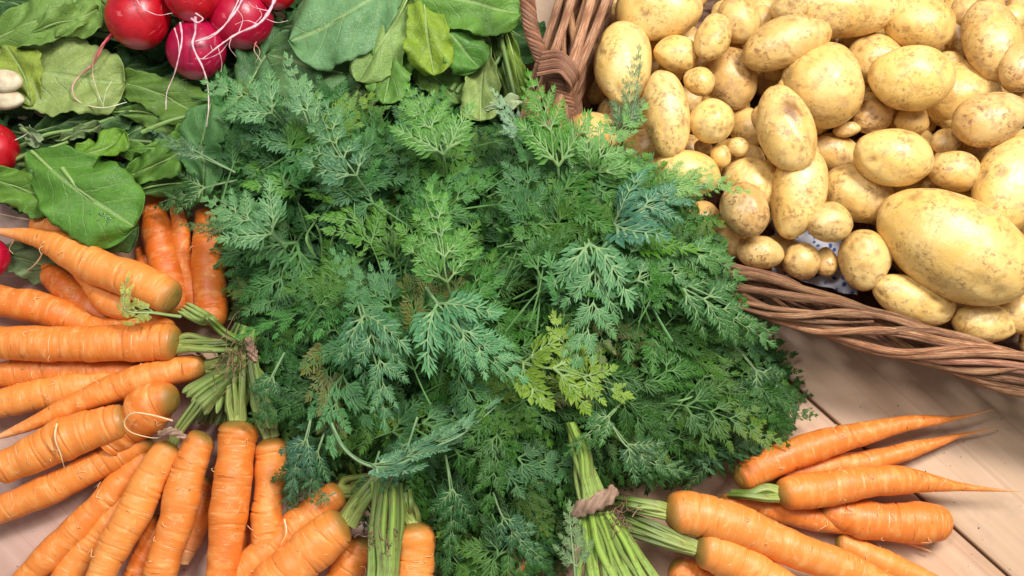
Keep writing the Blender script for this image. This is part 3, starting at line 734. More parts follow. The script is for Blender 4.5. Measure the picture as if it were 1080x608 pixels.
# ---------------------------------------------------------------- feathery carrot leaves
def frond_variant(seed, fine=1.0, pairs=7, petiole=.45, spread=.40, dens=5):
    """unit frond: rachis on x from -petiole to 1. returns V,(M,3)F"""
    r = np.random.RandomState(seed); V = []; Fc = []; ST = []
    def ribbon(a, b, w0, w1, dz=0):
        d = b - a; n = np.array([-d[1], d[0], 0]); n /= np.linalg.norm(n) + 1e-9
        i = len(V); V.extend([a + n * w0, a - n * w0, b - n * w1, b + n * w1, (a + [0, 0, w0 * 1.1]), (b + [0, 0, w1 * 1.1])]); ST.extend([1] * 6)
        Fc.extend([(i, i + 4, i + 5), (i, i + 5, i + 3), (i + 4, i + 1, i + 2), (i + 4, i + 2, i + 5)])
    def lobe(p, d, L, w):
        n = np.array([-d[1], d[0], 0]); n /= np.linalg.norm(n) + 1e-9
        i = len(V); lift = np.array([0, 0, w * .35]); t = p + d * L + np.array([0, 0, r.uniform(-.12, .12) * L])
        m = p + d * L * .55
        V.extend([p - n * w * .25, m + n * w * .5 + lift, t, m - n * w * .5 + lift, m]); ST.extend([0] * 5)
        Fc.extend([(i, i + 4, i + 1), (i + 1, i + 4, i + 2), (i, i + 3, i + 4), (i + 3, i + 2, i + 4)])
    def rot(d, a):
        c, s = math.cos(a), math.sin(a); v = np.array([d[0] * c - d[1] * s, d[0] * s + d[1] * c, d[2]]); return v / np.linalg.norm(v)
    def segment(p, d, L, k=2):
        w = L * .19 * fine
        ribbon(p, p + d * L * .6, L * .05, L * .05)
        lobe(p + d * L * .38, d, L * .74, w)
        for s in (-1, 1):
            lobe(p + d * L * .12, rot(d, s * r.uniform(.38, .58)), L * r.uniform(.62, .84), w * .92)
            if k > 1: lobe(p + d * L * .38, rot(d, s * r.uniform(.3, .48)), L * r.uniform(.46, .6), w * .82)
    def leaflet(p, d, L):
        cz = r.uniform(-.5, .25); n = dens; prev = p; dd = d.copy()
        for j in range(n):
            t = (j + 1) / n
            dd = rot(dd, r.uniform(-.08, .08)); dd = dd + [0, 0, cz / n]; dd /= np.linalg.norm(dd)
            q = prev + dd * L / (n + .6)
            ribbon(prev, q, L * .03 * (1.2 - t), L * .028 * (1.1 - t))
            sl = L * .50 * (1 - t * .60) * r.uniform(.8, 1.15)
            for s in (-1, 1): segment(q - dd * L * r.uniform(0, .05), rot(dd, s * r.uniform(.52, .78)), sl, 2 if t < .7 else 1)
            prev = q
        segment(prev, dd, L * .30)
    pts = [np.array([-petiole + (1 + petiole) * t, .05 * math.sin(t * 3 + seed) - .05 * math.sin(seed), 0]) for t in np.linspace(0, 1, 15)]
    for i in range(14):
        t = i / 14; ribbon(pts[i], pts[i + 1], .011 * (1.1 - t), .011 * (1.1 - (i + 1) / 14))
    for j in range(pairs):
        x = .05 + .87 * (j / (pairs - 1)) ** .9
        p = np.array([x, np.interp(x, [q[0] for q in pts], [q[1] for q in pts]), 0.0])
        L = spread * (1 - .72 * (j / (pairs - 1))) * r.uniform(.85, 1.15)
        for s in (-1, 1):
            a = s * (r.uniform(.62, .9) - .2 * j / pairs)
            leaflet(p + np.array([r.uniform(-.015, .015), 0, 0]), np.array([math.cos(a), math.sin(a), r.uniform(-.25, .35)]), L)
    segment(pts[-1], np.array([1.0, 0, 0]), .14); segment(pts[-2] + [0.02, 0, 0], np.array([1.0, 0, 0]), .12)
    return np.array(V), np.array(Fc, dtype=np.int64), np.array(ST, dtype=float)
VAR = [frond_variant(i, f, p, .45, s, d) for i, (f, p, s, d) in enumerate([(1.0, 5, .50, 5), (1.1, 5, .54, 4), (.85, 6, .48, 5), (1.15, 5, .50, 4), (.9, 6, .50, 5), (1.05, 5, .46, 5), (.55, 8, .34, 5), (1.35, 4, .56, 4)])]
VAR_last = [None]
def place_frond(var, base, direction, up, length, curl, side_curl=0.0, width=1.0):
    """bend a unit frond along an arc and put it at base. curl>0 droops."""
    V, Fc, ST = VAR[var]; VAR_last[0] = V; x = V[:, 0]; y = V[:, 1] * width; z = V[:, 2]
    d = direction / np.linalg.norm(direction); s = np.cross(up, d); s /= np.linalg.norm(s); u = np.cross(d, s)
    # vertical arc
    k = curl if abs(curl) > 1e-3 else 1e-3
    xx = x
    X = np.sin(k * xx) / k; Z = -(1 - np.cos(k * xx)) / k
    nx = np.sin(k * xx); nz = np.cos(k * xx)
    X = X + z * nx; Z = Z + z * nz
    # leaflets droop sideways
    Z = Z - .35 * y * y
    Y = y + side_curl * xx * xx * .5
    return (base + (np.outer(X, d) + np.outer(Y, s) + np.outer(Z, u)) * length), Fc, ST

OUT = np.array([(205, 95), (240, 70), (300, 78), (360, 72), (420, 78), (480, 92), (528, 120), (565, 142), (610, 150), (665, 165), (712, 190), (745, 232), (768, 282), (795, 330), (822, 385), (862, 426),
                (815, 460), (775, 478), (745, 495), (700, 508), (668, 500), (640, 520), (592, 545), (585, 640), (470, 640), (454, 545), (420, 508), (392, 490), (345, 508), (304, 524), (296, 470), (272, 430), (268, 380), (250, 345), (246, 300), (244, 250), (228, 215), (205, 170), (200, 130)], float)
def inside(x, y, poly=OUT):
    c = False; n = len(poly); j = n - 1
    for i in range(n):
        xi, yi = poly[i]; xj, yj = poly[j]
        if (yi > y) != (yj > y) and x < (xj - xi) * (y - yi) / (yj - yi) + xi: c = not c
        j = i
    return c
def edge_d(x, y, poly=OUT):
    a = poly; b = np.roll(poly, -1, 0); p = np.array([x, y]); ab = b - a
    t = np.clip(((p - a) * ab).sum(1) / (ab ** 2).sum(1), 0, 1)[:, None]
    return np.sqrt((((a + ab * t) - p) ** 2).sum(1)).min()
def Hh(x, y):
    d = edge_d(x, y) if inside(x, y) else 0
    h = .045 + .085 * (1 - math.exp(-d / 75))
    if x > 560 and y < 300: h = max(h, .128 + .03 * (1 - math.exp(-d / 60)))      # greens lean on the basket rim
    return h + .010 * math.sin(x * .045 + 1) * math.cos(y * .05)
def tint_at(x, y, r):
    """leaf colour: bluish in one bunch, yellower in another, shade painted in lower right"""
    blue = np.array([.055, .195, .046]); mid = np.array([.042, .160, .016]); dark = np.array([.016, .070, .010]); yel = np.array([.095, .230, .016])
    w = np.clip(1.15 - (x - 220) / 330 - (y - 250) / 600, 0, 1)
    c = blue * w + mid * (1 - w)
    q = r.rand()
    if q < .14: c = c * .4 + yel * .6
    elif q < .36: c = c * .4 + dark * .6
    elif q < .50: c = c * .55 + np.array([.10, .27, .12]) * .45
    c = c * (.86 - .30 * np.clip((x - 420) / 330, 0, 1) * np.clip((y - 230) / 200, 0, 1) - (.1 if y > 440 else 0))  # heap shade put into the tint: darker towards lower right and bottom
    return c * r.uniform(.8, 1.3)
fr = np.random.RandomState(5)
parts = []
GOAL = 700
cells = []
for _ in range(70):
    x = fr.uniform(560, 765); y = fr.uniform(150, 300)
    if inside(x, y): cells.append((x, y))
k = 0
while k < 230:          # a fringe that hangs outward all round the heap
    x = fr.uniform(195, 850); y = fr.uniform(60, 640)
    if inside(x, y) and 8 < edge_d(x, y) < 44: cells.append((x, y)); k += 1
while len(cells) < GOAL + 230:
    x = fr.uniform(195, 850); y = fr.uniform(60, 640)
    if not inside(x, y): continue
    cells.append((x, y))
LEAN = (455, 360)
for i, (x, y) in enumerate(cells):
    lay_ = i % 3        # 0 bottom, 1 middle, 2 top
    frac = [.32, .66, .98][lay_]
    ed = edge_d(x, y)
    h = max(.012, Hh(x, y) * frac + fr.uniform(-.008, .008))
    if x > 545 and y < 300 and (x - 545) * .9 + (300 - y) > 60: h = max(h, .126 + fr.uniform(0, .012))
    dx, dy = x - LEAN[0], -(y - LEAN[1])
    a0 = math.atan2(dy, dx); a = a0 + fr.normal(0, .85 if ed > 60 else .45)
    Lpx = fr.uniform(72, 124) * (.66 if ed < 44 else 1); Lm = Lpx * S(x, y, h)
    # keep the tip from running far over the outline
    for _ in range(8):
        tx = x + math.cos(a) * Lpx * .62; ty = y - math.sin(a) * Lpx * .62
        lim = 16 if not (x > 640 and y < 300 or y < 130) else 26
        if inside(tx, ty) or edge_d(tx, ty) < lim: break
        a = a0 + PI + fr.normal(0, 1.0); 
    bx, by = x - math.cos(a) * Lpx * .8, y + math.sin(a) * Lpx * .8
    if not inside(bx, by) and (edge_d(bx, by) > 6): continue
    base = P(x - math.cos(a) * Lpx * .4, y + math.sin(a) * Lpx * .4, h)
    pitch = fr.uniform(-.15, .45) if lay_ == 2 else fr.uniform(-.2, .25)
    if ed < 45: pitch = fr.uniform(-.15, .15)
    d = np.array([math.cos(a) * math.cos(pitch), math.sin(a) * math.cos(pitch), math.sin(pitch)])
    up = np.array([fr.normal(0, .35), fr.normal(0, .35) , 1.0])
    V, Fc, ST = place_frond(fr.randint(0, 8), base, d, up, Lm, fr.uniform(.2, 1.0), fr.uniform(-.35, .35), fr.uniform(.75, 1.1))
    V[:, 2] = np.maximum(V[:, 2], .003)
    c = tint_at(x, y, fr); 
    v0 = VAR_last[0]; gx = np.clip(v0[:, 0], 0, 1)[:, None]; gy = np.abs(v0[:, 1])[:, None]
    yt = fr.rand() < .16; tipc = np.array([.17, .24, .025]) if yt else c * np.array([1.35, 1.22, 1.15])
    m = np.clip((gx - .35) * 1.1 + gy * .7, 0, 1) * (.75 if yt else .9)
    leafc = (c * .82) * (1 - m) + tipc * m
    if fr.rand() < .05: leafc = leafc * .45 + np.array([.16, .12, .03]) * .55      # a wilted, browned frond
    cc = np.where(ST[:, None] > .5, c * .5 + np.array([.10, .20, .06]) * .6, leafc)
    parts.append((V, Fc, np.zeros((len(V), 2)), cc))
V, Fc, UV, C = join(parts)
tag(mesh_obj('carrot_greens', V, Fc, M_frond, col=C, smooth=False), 'dense heap of feathery green carrot leaves filling the middle', 'carrot greens', kind='stuff')
# long bare stems running through the heap
parts = []
for i in range(120):
    x = fr.uniform(250, 800); y = fr.uniform(110, 600)
    if not inside(x, y) or edge_d(x, y) < 60: continue
    h = Hh(x, y) * fr.uniform(.3, .92); a = math.atan2(-(y - 400), x - 400) + fr.normal(0, .6); L = fr.uniform(40, 85); b = fr.uniform(-18, 18)
    c_, s_ = math.cos(a), -math.sin(a)
    Q = pxpath([(x - c_ * L / 2, y - s_ * L / 2, h - .01), (x - s_ * b, y + c_ * b, h + .004), (x + c_ * L / 2, y + s_ * L / 2, h - .004)], 14)
    v, f, u = tube_data(Q, np.linspace(.0019, .0010, 14), 6); parts.append((v, f, u, np.array([.11, .22, .06]) * fr.uniform(.7, 1.4)))
V, Fc, UV, C = join(parts)
tag(mesh_obj('carrot_stems', V, Fc, M_stalk, uv=UV, col=C), 'thin bare green stems tangled through the heap of carrot leaves', 'stems', kind='stuff')

# ---- fronds one can point to
def hero(label, var, pts, zs, color, width=1.0, tilt=(0, 0), scale=1.0, petr=.0012):
    """pts: px path from stem foot to tip. The blade follows the last 1/1.45 of the path."""
    n = 40; path = [(p[0], p[1], z) for p, z in zip(pts, zs)]
    if zs[0] > .12 and petr < .002: path[0] = (path[0][0], path[0][1], zs[0] - .035)
    Q = pxpath(path, n)
    L = np.r_[0, np.cumsum(np.linalg.norm(np.diff(Q, axis=0), axis=1))]; tot = L[-1]; Lf = tot / 1.45
    V, Fc, ST = VAR[var]
    T = np.gradient(Q, axis=0); T /= np.linalg.norm(T, axis=1)[:, None]
    up = np.array([tilt[0], tilt[1], 1.0]); up /= np.linalg.norm(up)
    sl = (V[:, 0] + .45) * Lf * scale if scale != 1 else (V[:, 0] + .45) * Lf
    C_ = np.stack([np.interp(sl, L, Q[:, k]) for k in range(3)], 1); TT = np.stack([np.interp(sl, L, T[:, k]) for k in range(3)], 1)
    TT /= np.linalg.norm(TT, axis=1)[:, None]; over = np.clip(sl - tot, 0, None)
    Sd = np.cross(up, TT); Sd /= np.linalg.norm(Sd, axis=1)[:, None]; U = np.cross(TT, Sd)
    y = V[:, 1] * width * Lf; z = V[:, 2] * Lf - .35 * V[:, 1] ** 2 * Lf
    W = C_ + TT * over[:, None] + Sd * y[:, None] + U * z[:, None]
    e = root_empty('carrot_frond', Q[0], label, 'carrot leaf')
    c = np.array(color); stem_c = c * .4 + np.array([.22, .32, .14]) * .7
    leafF = Fc[ST[Fc[:, 0]] < .5]; used = np.unique(Fc)
    m = np.clip((V[:, :1] - .2) * .9 + np.abs(V[:, 1:2]) * .8, 0, 1)
    lc = c * .78 * (1 - m) + c * np.array([1.22, 1.15, 1.0]) * m
    mesh_obj('leaflets', W, Fc, M_frond, e, col=np.where(ST[:, None] > .5, stem_c, lc), smooth=False)
    v, f, u = tube_data(Q, np.linspace(petr, petr * .3, n), 8)
    mesh_obj('stem', v - np.array([0, 0, petr * .6]), f, M_stalk, e, uv=u, col=stem_c)
BL = (.055, .17, .06); YE = (.15, .26, .025); BR = (.065, .21, .02); SI = (.095, .24, .09)
hero('yellow green flat leaf lying over the dark greens in the lower middle', 7, [(520, 372), (560, 386), (605, 392), (655, 408)], [.128, .140, .145, .138], YE, 1.0)
hero('second yellow green leaf branching upward from beside the flat yellow one', 3, [(600, 432), (598, 400), (592, 370), (584, 338)], [.125, .138, .142, .14], (.20, .32, .04), .9)
hero('bluish leaf with a metallic sheen near the basket corner', 4, [(620, 250), (655, 232), (690, 216), (738, 204)], [.148, .165, .172, .165], (.055, .175, .10), .85, (.1, .25))
hero('fine dark sprig standing upright across the tall potatoes', 6, [(650, 168), (660, 140), (670, 105), (676, 58)], [.15, .165, .175, .175], (.07, .15, .07), .75, (.0, -.3))
hero('bright green frond rising beside the basket handle', 4, [(590, 215), (588, 175), (580, 130), (566, 84)], [.150, .162, .165, .155], BR, .8)
hero('light green bushy frond in front of the pale upright potato', 0, [(618, 210), (632, 178), (648, 150), (676, 118)], [.155, .168, .172, .17], (.11, .27, .06), 1.0)
hero('thin light sprig reaching over the broad yellow potato', 6, [(668, 222), (700, 205), (738, 196), (782, 204)], [.150, .162, .165, .155], (.16, .33, .07), .9)
hero('thin frond crossing the round potato by the basket wall', 6, [(622, 205), (618, 176), (612, 152), (600, 128)], [.145, .158, .16, .15], (.09, .22, .07), .8)
hero('curled leaf on a long pale bowed stem above the diagonal carrots', 5, [(346, 440), (362, 472), (386, 490), (414, 492), (452, 474), (488, 458), (524, 428)], [.118, .128, .130, .132, .13, .128, .12], (.10, .24, .13), .34, petr=.0019)
hero('pale frond hanging down from a bowed stem in the centre', 0, [(604, 222), (618, 262), (622, 300), (616, 345), (604, 385)], [.150, .160, .160, .155, .145], (.09, .24, .09), .85)
hero('broad arching leaf with a pale rib pointing at the basket rim', 1, [(636, 318), (662, 300), (695, 284), (732, 282)], [.140, .154, .158, .15], (.055, .17, .05), 1.0)
hero('long frond trailing over the rim rods at the basket corner', 2, [(690, 290), (722, 300), (760, 318), (812, 350)], [.142, .150, .146, .12], (.05, .155, .04), .9)
hero('silvery green frond at the upper corner of the heap under the radishes', 0, [(306, 138), (284, 112), (258, 98), (222, 88)], [.13, .14, .142, .135], SI, 1.05)
hero('silvery upright frond with pointed tip beside the big round leaf', 2, [(330, 160), (324, 128), (312, 100), (298, 66)], [.13, .142, .146, .14], (.12, .27, .12), .75)
hero('wide silvery frond spread over the left edge of the heap', 4, [(300, 262), (282, 244), (258, 228), (226, 208)], [.125, .136, .138, .13], SI, 1.1)
hero('dark dill like wisp draped across the broad radish leaf', 6, [(248, 182), (222, 168), (196, 154), (162, 138)], [.11, .115, .112, .10], (.05, .13, .07), .7)
hero('bright apple green frond in the middle of the heap', 1, [(480, 330), (470, 290), (462, 250), (448, 208)], [.15, .162, .164, .155], (.075, .22, .035), .95)
hero('large flat fan leaf pointing down right of the centre', 4, [(440, 290), (470, 330), (500, 365), (540, 400)], [.148, .158, .158, .15], (.08, .24, .10), .9)
hero('blue green fan leaf in the upper middle', 1, [(392, 208), (372, 180), (352, 155), (338, 118)], [.142, .152, .154, .146], (.06, .17, .07), 1.1)
hero('teal frond hanging above the bowed pale stem', 0, [(372, 300), (384, 345), (398, 390), (404, 440)], [.145, .152, .15, .142], (.055, .17, .07), .85)
hero('icy pale tip next to the light radish stalk', 6, [(560, 160), (552, 140), (540, 122), (524, 98)], [.13, .138, .138, .13], (.22, .38, .25), .8)
hero('green frond fanning out toward the yellow radish leaves', 4, [(470, 190), (466, 160), (454, 130), (438, 94)], [.14, .15, .15, .14], (.09, .24, .04), 1.1)
hero('small pale olive leaf beside the brown leaf band', 3, [(608, 630), (606, 598), (603, 570), (600, 536)], [.085, .092, .094, .09], (.13, .22, .09), .8, petr=.0016)
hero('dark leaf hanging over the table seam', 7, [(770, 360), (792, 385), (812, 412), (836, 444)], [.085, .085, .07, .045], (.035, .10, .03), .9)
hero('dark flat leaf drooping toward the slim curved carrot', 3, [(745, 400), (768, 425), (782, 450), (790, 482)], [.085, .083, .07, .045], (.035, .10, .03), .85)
hero('tiny yellowish leaf on a bent stem lying on the forked carrot', 3, [(190, 334), (160, 330), (134, 328), (130, 312), (134, 294)], [.07, .092, .101, .104, .104], (.34, .40, .09), .55, petr=.0018)
hero('light frond over the rim tips by the pink white potato', 2, [(700, 262), (728, 262), (755, 268), (780, 284)], [.150, .156, .15, .135], (.07, .20, .05), .9)
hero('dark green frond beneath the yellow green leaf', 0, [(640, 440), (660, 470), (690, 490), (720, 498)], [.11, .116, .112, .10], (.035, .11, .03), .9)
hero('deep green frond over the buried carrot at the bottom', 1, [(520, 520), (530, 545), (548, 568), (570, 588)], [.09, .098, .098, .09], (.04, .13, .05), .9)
hero('leafy frond spilling beside the narrow upright carrot', 0, [(330, 430), (322, 462), (312, 490), (306, 520)], [.11, .112, .105, .09], (.045, .14, .08), .85)
hero('tiny sprig lying on the diagonal carrot by its crown', 3, [(354, 520), (346, 524), (340, 528), (334, 532)], [.075, .076, .076, .074], (.06, .17, .05), 1.2, petr=.0008)

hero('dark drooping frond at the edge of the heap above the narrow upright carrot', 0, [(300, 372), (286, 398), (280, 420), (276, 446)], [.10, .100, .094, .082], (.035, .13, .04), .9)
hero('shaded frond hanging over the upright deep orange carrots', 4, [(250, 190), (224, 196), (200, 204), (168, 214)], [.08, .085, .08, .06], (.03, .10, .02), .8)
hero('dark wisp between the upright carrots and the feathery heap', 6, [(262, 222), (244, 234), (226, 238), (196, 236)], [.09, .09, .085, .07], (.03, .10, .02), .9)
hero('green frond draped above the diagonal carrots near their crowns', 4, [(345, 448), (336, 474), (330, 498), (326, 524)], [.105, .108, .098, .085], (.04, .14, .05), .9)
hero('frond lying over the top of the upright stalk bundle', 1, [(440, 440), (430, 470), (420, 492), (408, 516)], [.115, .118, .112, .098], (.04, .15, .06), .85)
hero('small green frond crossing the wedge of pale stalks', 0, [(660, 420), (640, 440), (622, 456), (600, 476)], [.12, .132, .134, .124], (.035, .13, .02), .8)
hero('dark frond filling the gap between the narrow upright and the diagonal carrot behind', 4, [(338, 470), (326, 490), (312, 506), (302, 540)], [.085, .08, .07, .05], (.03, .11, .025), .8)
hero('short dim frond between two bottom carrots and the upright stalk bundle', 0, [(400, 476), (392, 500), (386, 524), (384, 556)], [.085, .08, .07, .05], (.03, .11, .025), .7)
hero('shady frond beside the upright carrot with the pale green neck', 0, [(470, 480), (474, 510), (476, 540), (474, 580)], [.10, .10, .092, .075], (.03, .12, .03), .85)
# ---------------------------------------------------------------- stalk bundles
def stalk_bundle(label, cnt, A0, A1, zA, B0, B1, zB, mid=None, r=.0042, dark=1.0):
    e = root_empty('stalk_bundle', P((B0[0] + B1[0]) / 2, (B0[1] + B1[1]) / 2, 0), label, 'stalk bundle')
    for k in range(cnt):
        f = (k + .5) / cnt
        a = (A0[0] + (A1[0] - A0[0]) * f, A0[1] + (A1[1] - A0[1]) * f); b = (B0[0] + (B1[0] - B0[0]) * f, B0[1] + (B1[1] - B0[1]) * f)
        j = rng.uniform(-5, 5, 2); lift = .004 * rng.rand()+ .006 * math.sin(f * PI)
        pts = [(a[0], a[1], zA + lift), ((a[0] * 2 + b[0]) / 3 + j[0], (a[1] * 2 + b[1]) / 3, (2 * zA + zB) / 3 + lift + .003), ((a[0] + 2 * b[0]) / 3 + j[1], (a[1] + 2 * b[1]) / 3, (zA + 2 * zB) / 3 + lift + .003), (b[0], b[1], zB + lift)]
        if mid: pts.insert(2, (mid[0] + (f - .5) * mid[2], mid[1], mid[3] + lift))
        Q = pxpath(pts, 26); t = np.linspace(0, 1, 26)
        V, Fc, UV = tube_data(Q, r * (.75 + .4 * t) * np.sqrt(np.clip(1 - np.clip((t - .8) / .2, 0, 1) ** 2, .04, 1)) * rng.uniform(.55, 1.2), 20, flat=.75, fn=lambda l, a: 1 + .13 * np.cos(5 * a + 1) + .08 * np.sin(l * 120 + a))
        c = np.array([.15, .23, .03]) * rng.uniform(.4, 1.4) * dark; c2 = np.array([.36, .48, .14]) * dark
        tt = np.repeat(t, 21)[:, None] ** 2
        mesh_obj('stalk', V, Fc, M_stalk, e, uv=UV, col=c * (1 - tt) + c2 * tt)
    return e
stalk_bundle('bundle of ribbed green stalks standing between two bottom carrots', 9, (392, 508), (424, 510), .08, (386, 640), (420, 640), .062, r=.0034)
stalk_bundle('fan of green stalks running from the brown band off the bottom', 16, (610, 540), (644, 540), .078, (612, 650), (716, 645), .05, r=.0038, dark=1.35)
stalk_bundle('wedge of pale stalks sticking out of the greens above the brown band', 9, (598, 446), (606, 446), .120, (614, 540), (642, 534), .085, r=.0031, dark=1.15)
stalk_bundle('loose stalks knotted where the carrots of the fan meet', 9, (248, 340), (276, 350), .06, (196, 440), (280, 430), .055, mid=(252, 378, 22, .075), r=.0034, dark=.8)
stalk_bundle('very dark stalks in the gap under the knot of the fan', 12, (236, 378), (262, 384), .042, (192, 446), (272, 452), .030, r=.0045, dark=.42)  # stalk colour set far darker than in the other bundles
stalk_bundle('slanting stalks beside the stubby upturned crown', 6, (246, 380), (256, 388), .072, (190, 412), (218, 440), .058, r=.0040, dark=.85)
stalk_bundle('short dark stalks over the narrow upright carrot crown', 4, (258, 374), (270, 372), .075, (279, 452), (293, 452), .060, r=.0034, dark=.8)
stalk_bundle('arched stalks rising to the upright deep orange carrots', 4, (258, 366), (250, 356), .070, (186, 330), (198, 318), .060, mid=(222, 336, 8, .085), r=.0026, dark=.8)

def strip(name, label, path, w, mat, cat, amp=.003, col=None, waves=5):
    """a crumpled ribbon, e.g. dried leaf"""
    n = 40; Q = pxpath(path, n); T = np.gradient(Q, axis=0); T /= np.linalg.norm(T, axis=1)[:, None]
    s = np.cross(T, [0, 0, 1.0]); s /= np.linalg.norm(s, axis=1)[:, None]; m = 13; V = []
    for i in range(n):
        ww = w * (.55 + .45 * math.sin(PI * (i + 1) / (n + 1))) * (1 + .15 * math.sin(i * .9))
        for j in range(m):
            f = j / (m - 1) * 2 - 1
            V.append(Q[i] + s[i] * ww * f + np.array([0, 0, -ww * .5 * f * f + amp * math.sin(i * .5 + f * waves)]))
    q = np.array([(i * m + j) for i in range(n - 1) for j in range(m - 1)])
    o = mesh_obj(name, np.array(V), np.stack([q, q + 1, q + m + 1, q + m], 1), mat, col=col)
    md = o.modifiers.new('thick', 'SOLIDIFY'); md.thickness = .001
    return tag(o, label, cat)
strip('dried_leaf', 'brown dried leaf band wrapped over the green stalks', [(602, 543, .090), (620, 533, .102), (640, 524, .102), (650, 515, .094)], .0088, M_dry, 'dried leaf', .0015)
strip('dried_leaf', 'pinkish brown dried scrap at the knot of the carrot fan', [(268, 382, .085), (265, 370, .09), (261, 356, .086)], .005, M_dry, 'dried leaf', .001)
strip('dried_leaf', 'curled tan dried scrap at the neck of the pale banded carrot', [(166, 458, .082), (180, 455, .086), (196, 462, .080)], .004, M_dry, 'dried leaf', .001)
# fine dried rootlets at the stalk bundles
def rootlets(label, cx, cy, z, n, sp, c):
    parts = []
    for i in range(n):
        a = rng.rand() * 6.28; x = cx + rng.normal(0, sp * .4); y = cy + rng.normal(0, sp * .5); p = [(x, y, z)]
        for k in range(4):
            a += rng.normal(0, 1.0); x += math.cos(a) * sp * .3; y += math.sin(a) * sp * .4; p.append((x, y, z + rng.uniform(-.004, .008)))
        v, f, u = tube_data(pxpath(p, 18), np.linspace(.0006, .0003, 18), 5); parts.append((v, f, u, np.array(c) * rng.uniform(.6, 1.4)))
    V, Fc, UV, C = join(parts); tag(mesh_obj('dried_rootlets', V, Fc, M_hair, uv=UV, col=C), label, 'rootlets', kind='stuff')
rootlets('tangle of brown dried fibres on the upright stalk bundle', 402, 565, .082, 22, 18, (.22, .13, .08))
rootlets('tangle of brown dried fibres beside the brown leaf band', 654, 545, .082, 20, 14, (.22, .12, .07))
rootlets('tangle of brown dried fibres at the knot of the carrot fan', 250, 378, .088, 22, 22, (.20, .12, .06))

# ---------------------------------------------------------------- radishes
def radish(label, px, py, r, z, purple=0.0, hairs=(), sx=1.0):
    s = S(px, py, z); c = P(px, py, z); rr = r * s
    e = root_empty('radish', c - np.array([0, 0, rr]), label, 'radish')
    d = SPH[:, [1, 2, 0]]
    q = 1 + .03 * smooth_noise(d, 2) + .008 * smooth_noise(d, 7)
    V = d * q[:, None] * rr * np.array([sx, 1.05, .95]) + c
    col = np.stack([np.full(len(V), purple), np.clip(-d[:, 1] * 6 - 5.3, 0, 1) * .6, np.zeros(len(V))], 1)
    mesh_obj('bulb', V, SPHF, M_rad, e, col=col)
    for (path, r0, r1, cc) in hairs:
        Q = pxpath(path, 36); V, Fc, UV = tube_data(Q, np.linspace(r0, r1, 36) * .72, 7, fn=lambda l, a: 1 + .22 * np.sin(l * 300) + .2 * np.sin(l * 730 + 1))
        t = np.repeat(np.linspace(0, 1, 36), 8)[:, None]
        mesh_obj('root_hair', V, Fc, M_hair, e, uv=UV, col=np.array(cc) * (1 - t) + np.array([.62, .66, .42]) * t if cc != PK else np.array([.72, .35, .42]) * (1 - t) + np.array([.75, .52, .50]) * t)
RD = (.50, .03, .06); PK = (.72, .35, .42)
radish('big bright red radish with a forked root trailing onto the pale leaf', 146, 17, 34, .085, 0,
       [([(118, 36, .085), (110, 46, .088), (104, 58, .086), (98, 68, .08), (84, 80, .075), (76, 94, .074), (84, 108, .074), (108, 114, .074), (134, 108, .072)], .0022, .0006, RD),
        ([(114, 40, .09), (106, 50, .09), (99, 62, .086), (98, 80, .076), (104, 100, .075), (110, 114, .075)], .0014, .0004, RD),
        ([(118, 86, .078), (112, 96, .078), (109, 110, .076)], .0005, .0003, (.6, .6, .4)),
        ([(142, -4, .122), (150, 8, .122), (166, 16, .118), (182, 14, .108)], .0007, .0003, PK)])
radish('orange red radish at the upper edge between the big one and the magenta one', 203, -8, 30, .10, 0, [([(202, 20, .115), (208, 24, .12), (214, 20, .118), (206, 14, .124)], .0016, .0008, PK)])
radish('magenta radish with the longest dangling roots, half in shadow', 207, 52, 31, .070, .9,
       [([(206, 18, .11), (206, 34, .106), (203, 46, .104), (207, 58, .104), (214, 72, .10), (219, 90, .09), (220, 112, .085), (218, 134, .082)], .0020, .0006, PK),
        ([(190, 24, .105), (192, 40, .104), (189, 58, .102), (184, 78, .09), (176, 98, .08), (175, 116, .078)], .0014, .0005, PK),
        ([(184, 30, .102), (188, 44, .103), (189, 58, .1)], .0010, .0005, PK),
        ([(207, 44, .106), (222, 38, .108), (236, 28, .11), (248, 8, .112), (256, -12, .112)], .0014, .0010, PK),
        ([(206, 62, .102), (218, 62, .102), (232, 56, .104), (240, 46, .105)], .0008, .0004, PK)])
radish('shadowed radish behind the tangle of pink roots', 254, 18, 34, .070, .5,
       [([(292, -6, .112), (284, 12, .116), (272, 26, .116), (250, 36, .114), (232, 48, .112), (214, 62, .108)], .0026, .0007, PK),
        ([(258, -6, .11), (250, 10, .114), (236, 28, .112), (222, 40, .11), (206, 44, .108)], .0018, .0006, PK),
        ([(252, 34, .114), (256, 20, .116), (250, 10, .116)], .0007, .0003, PK), ([(272, 26, .116), (260, 22, .118), (248, 26, .116)], .0007, .0003, PK),
        ([(284, 12, .116), (268, 8, .118), (262, 2, .118)], .0007, .0003, PK), ([(244, 40, .113), (242, 50, .11), (249, 60, .10)], .0006, .0003, PK),
        ([(236, 44, .112), (226, 54, .108), (222, 48, .108)], .0006, .0003, PK), ([(230, 50, .112), (234, 66, .1), (233, 76, .095)], .0006, .0003, PK),
        ([(280, 20, .11), (292, 24, .105), (304, 22, .1)], .0006, .0003, PK), ([(268, 26, .112), (276, 16, .116), (270, 6, .116)], .0006, .0003, PK)])
radish('red radish cut by the upper edge nearest the big round leaf', 292, -12, 22, .085, 0, [([(272, 40, .07), (268, 52, .075), (272, 60, .07), (276, 66, .065)], .0012, .0005, RD), ([(266, 44, .07), (274, 54, .075), (270, 66, .065)], .0010, .0005, RD)])
radish('red radish at the side edge below the cream bulb', -8, 158, 27, .075, 0, [([(16, 148, .08), (24, 144, .08), (30, 140, .078)], .0006, .0003, (.6, .6, .5))])
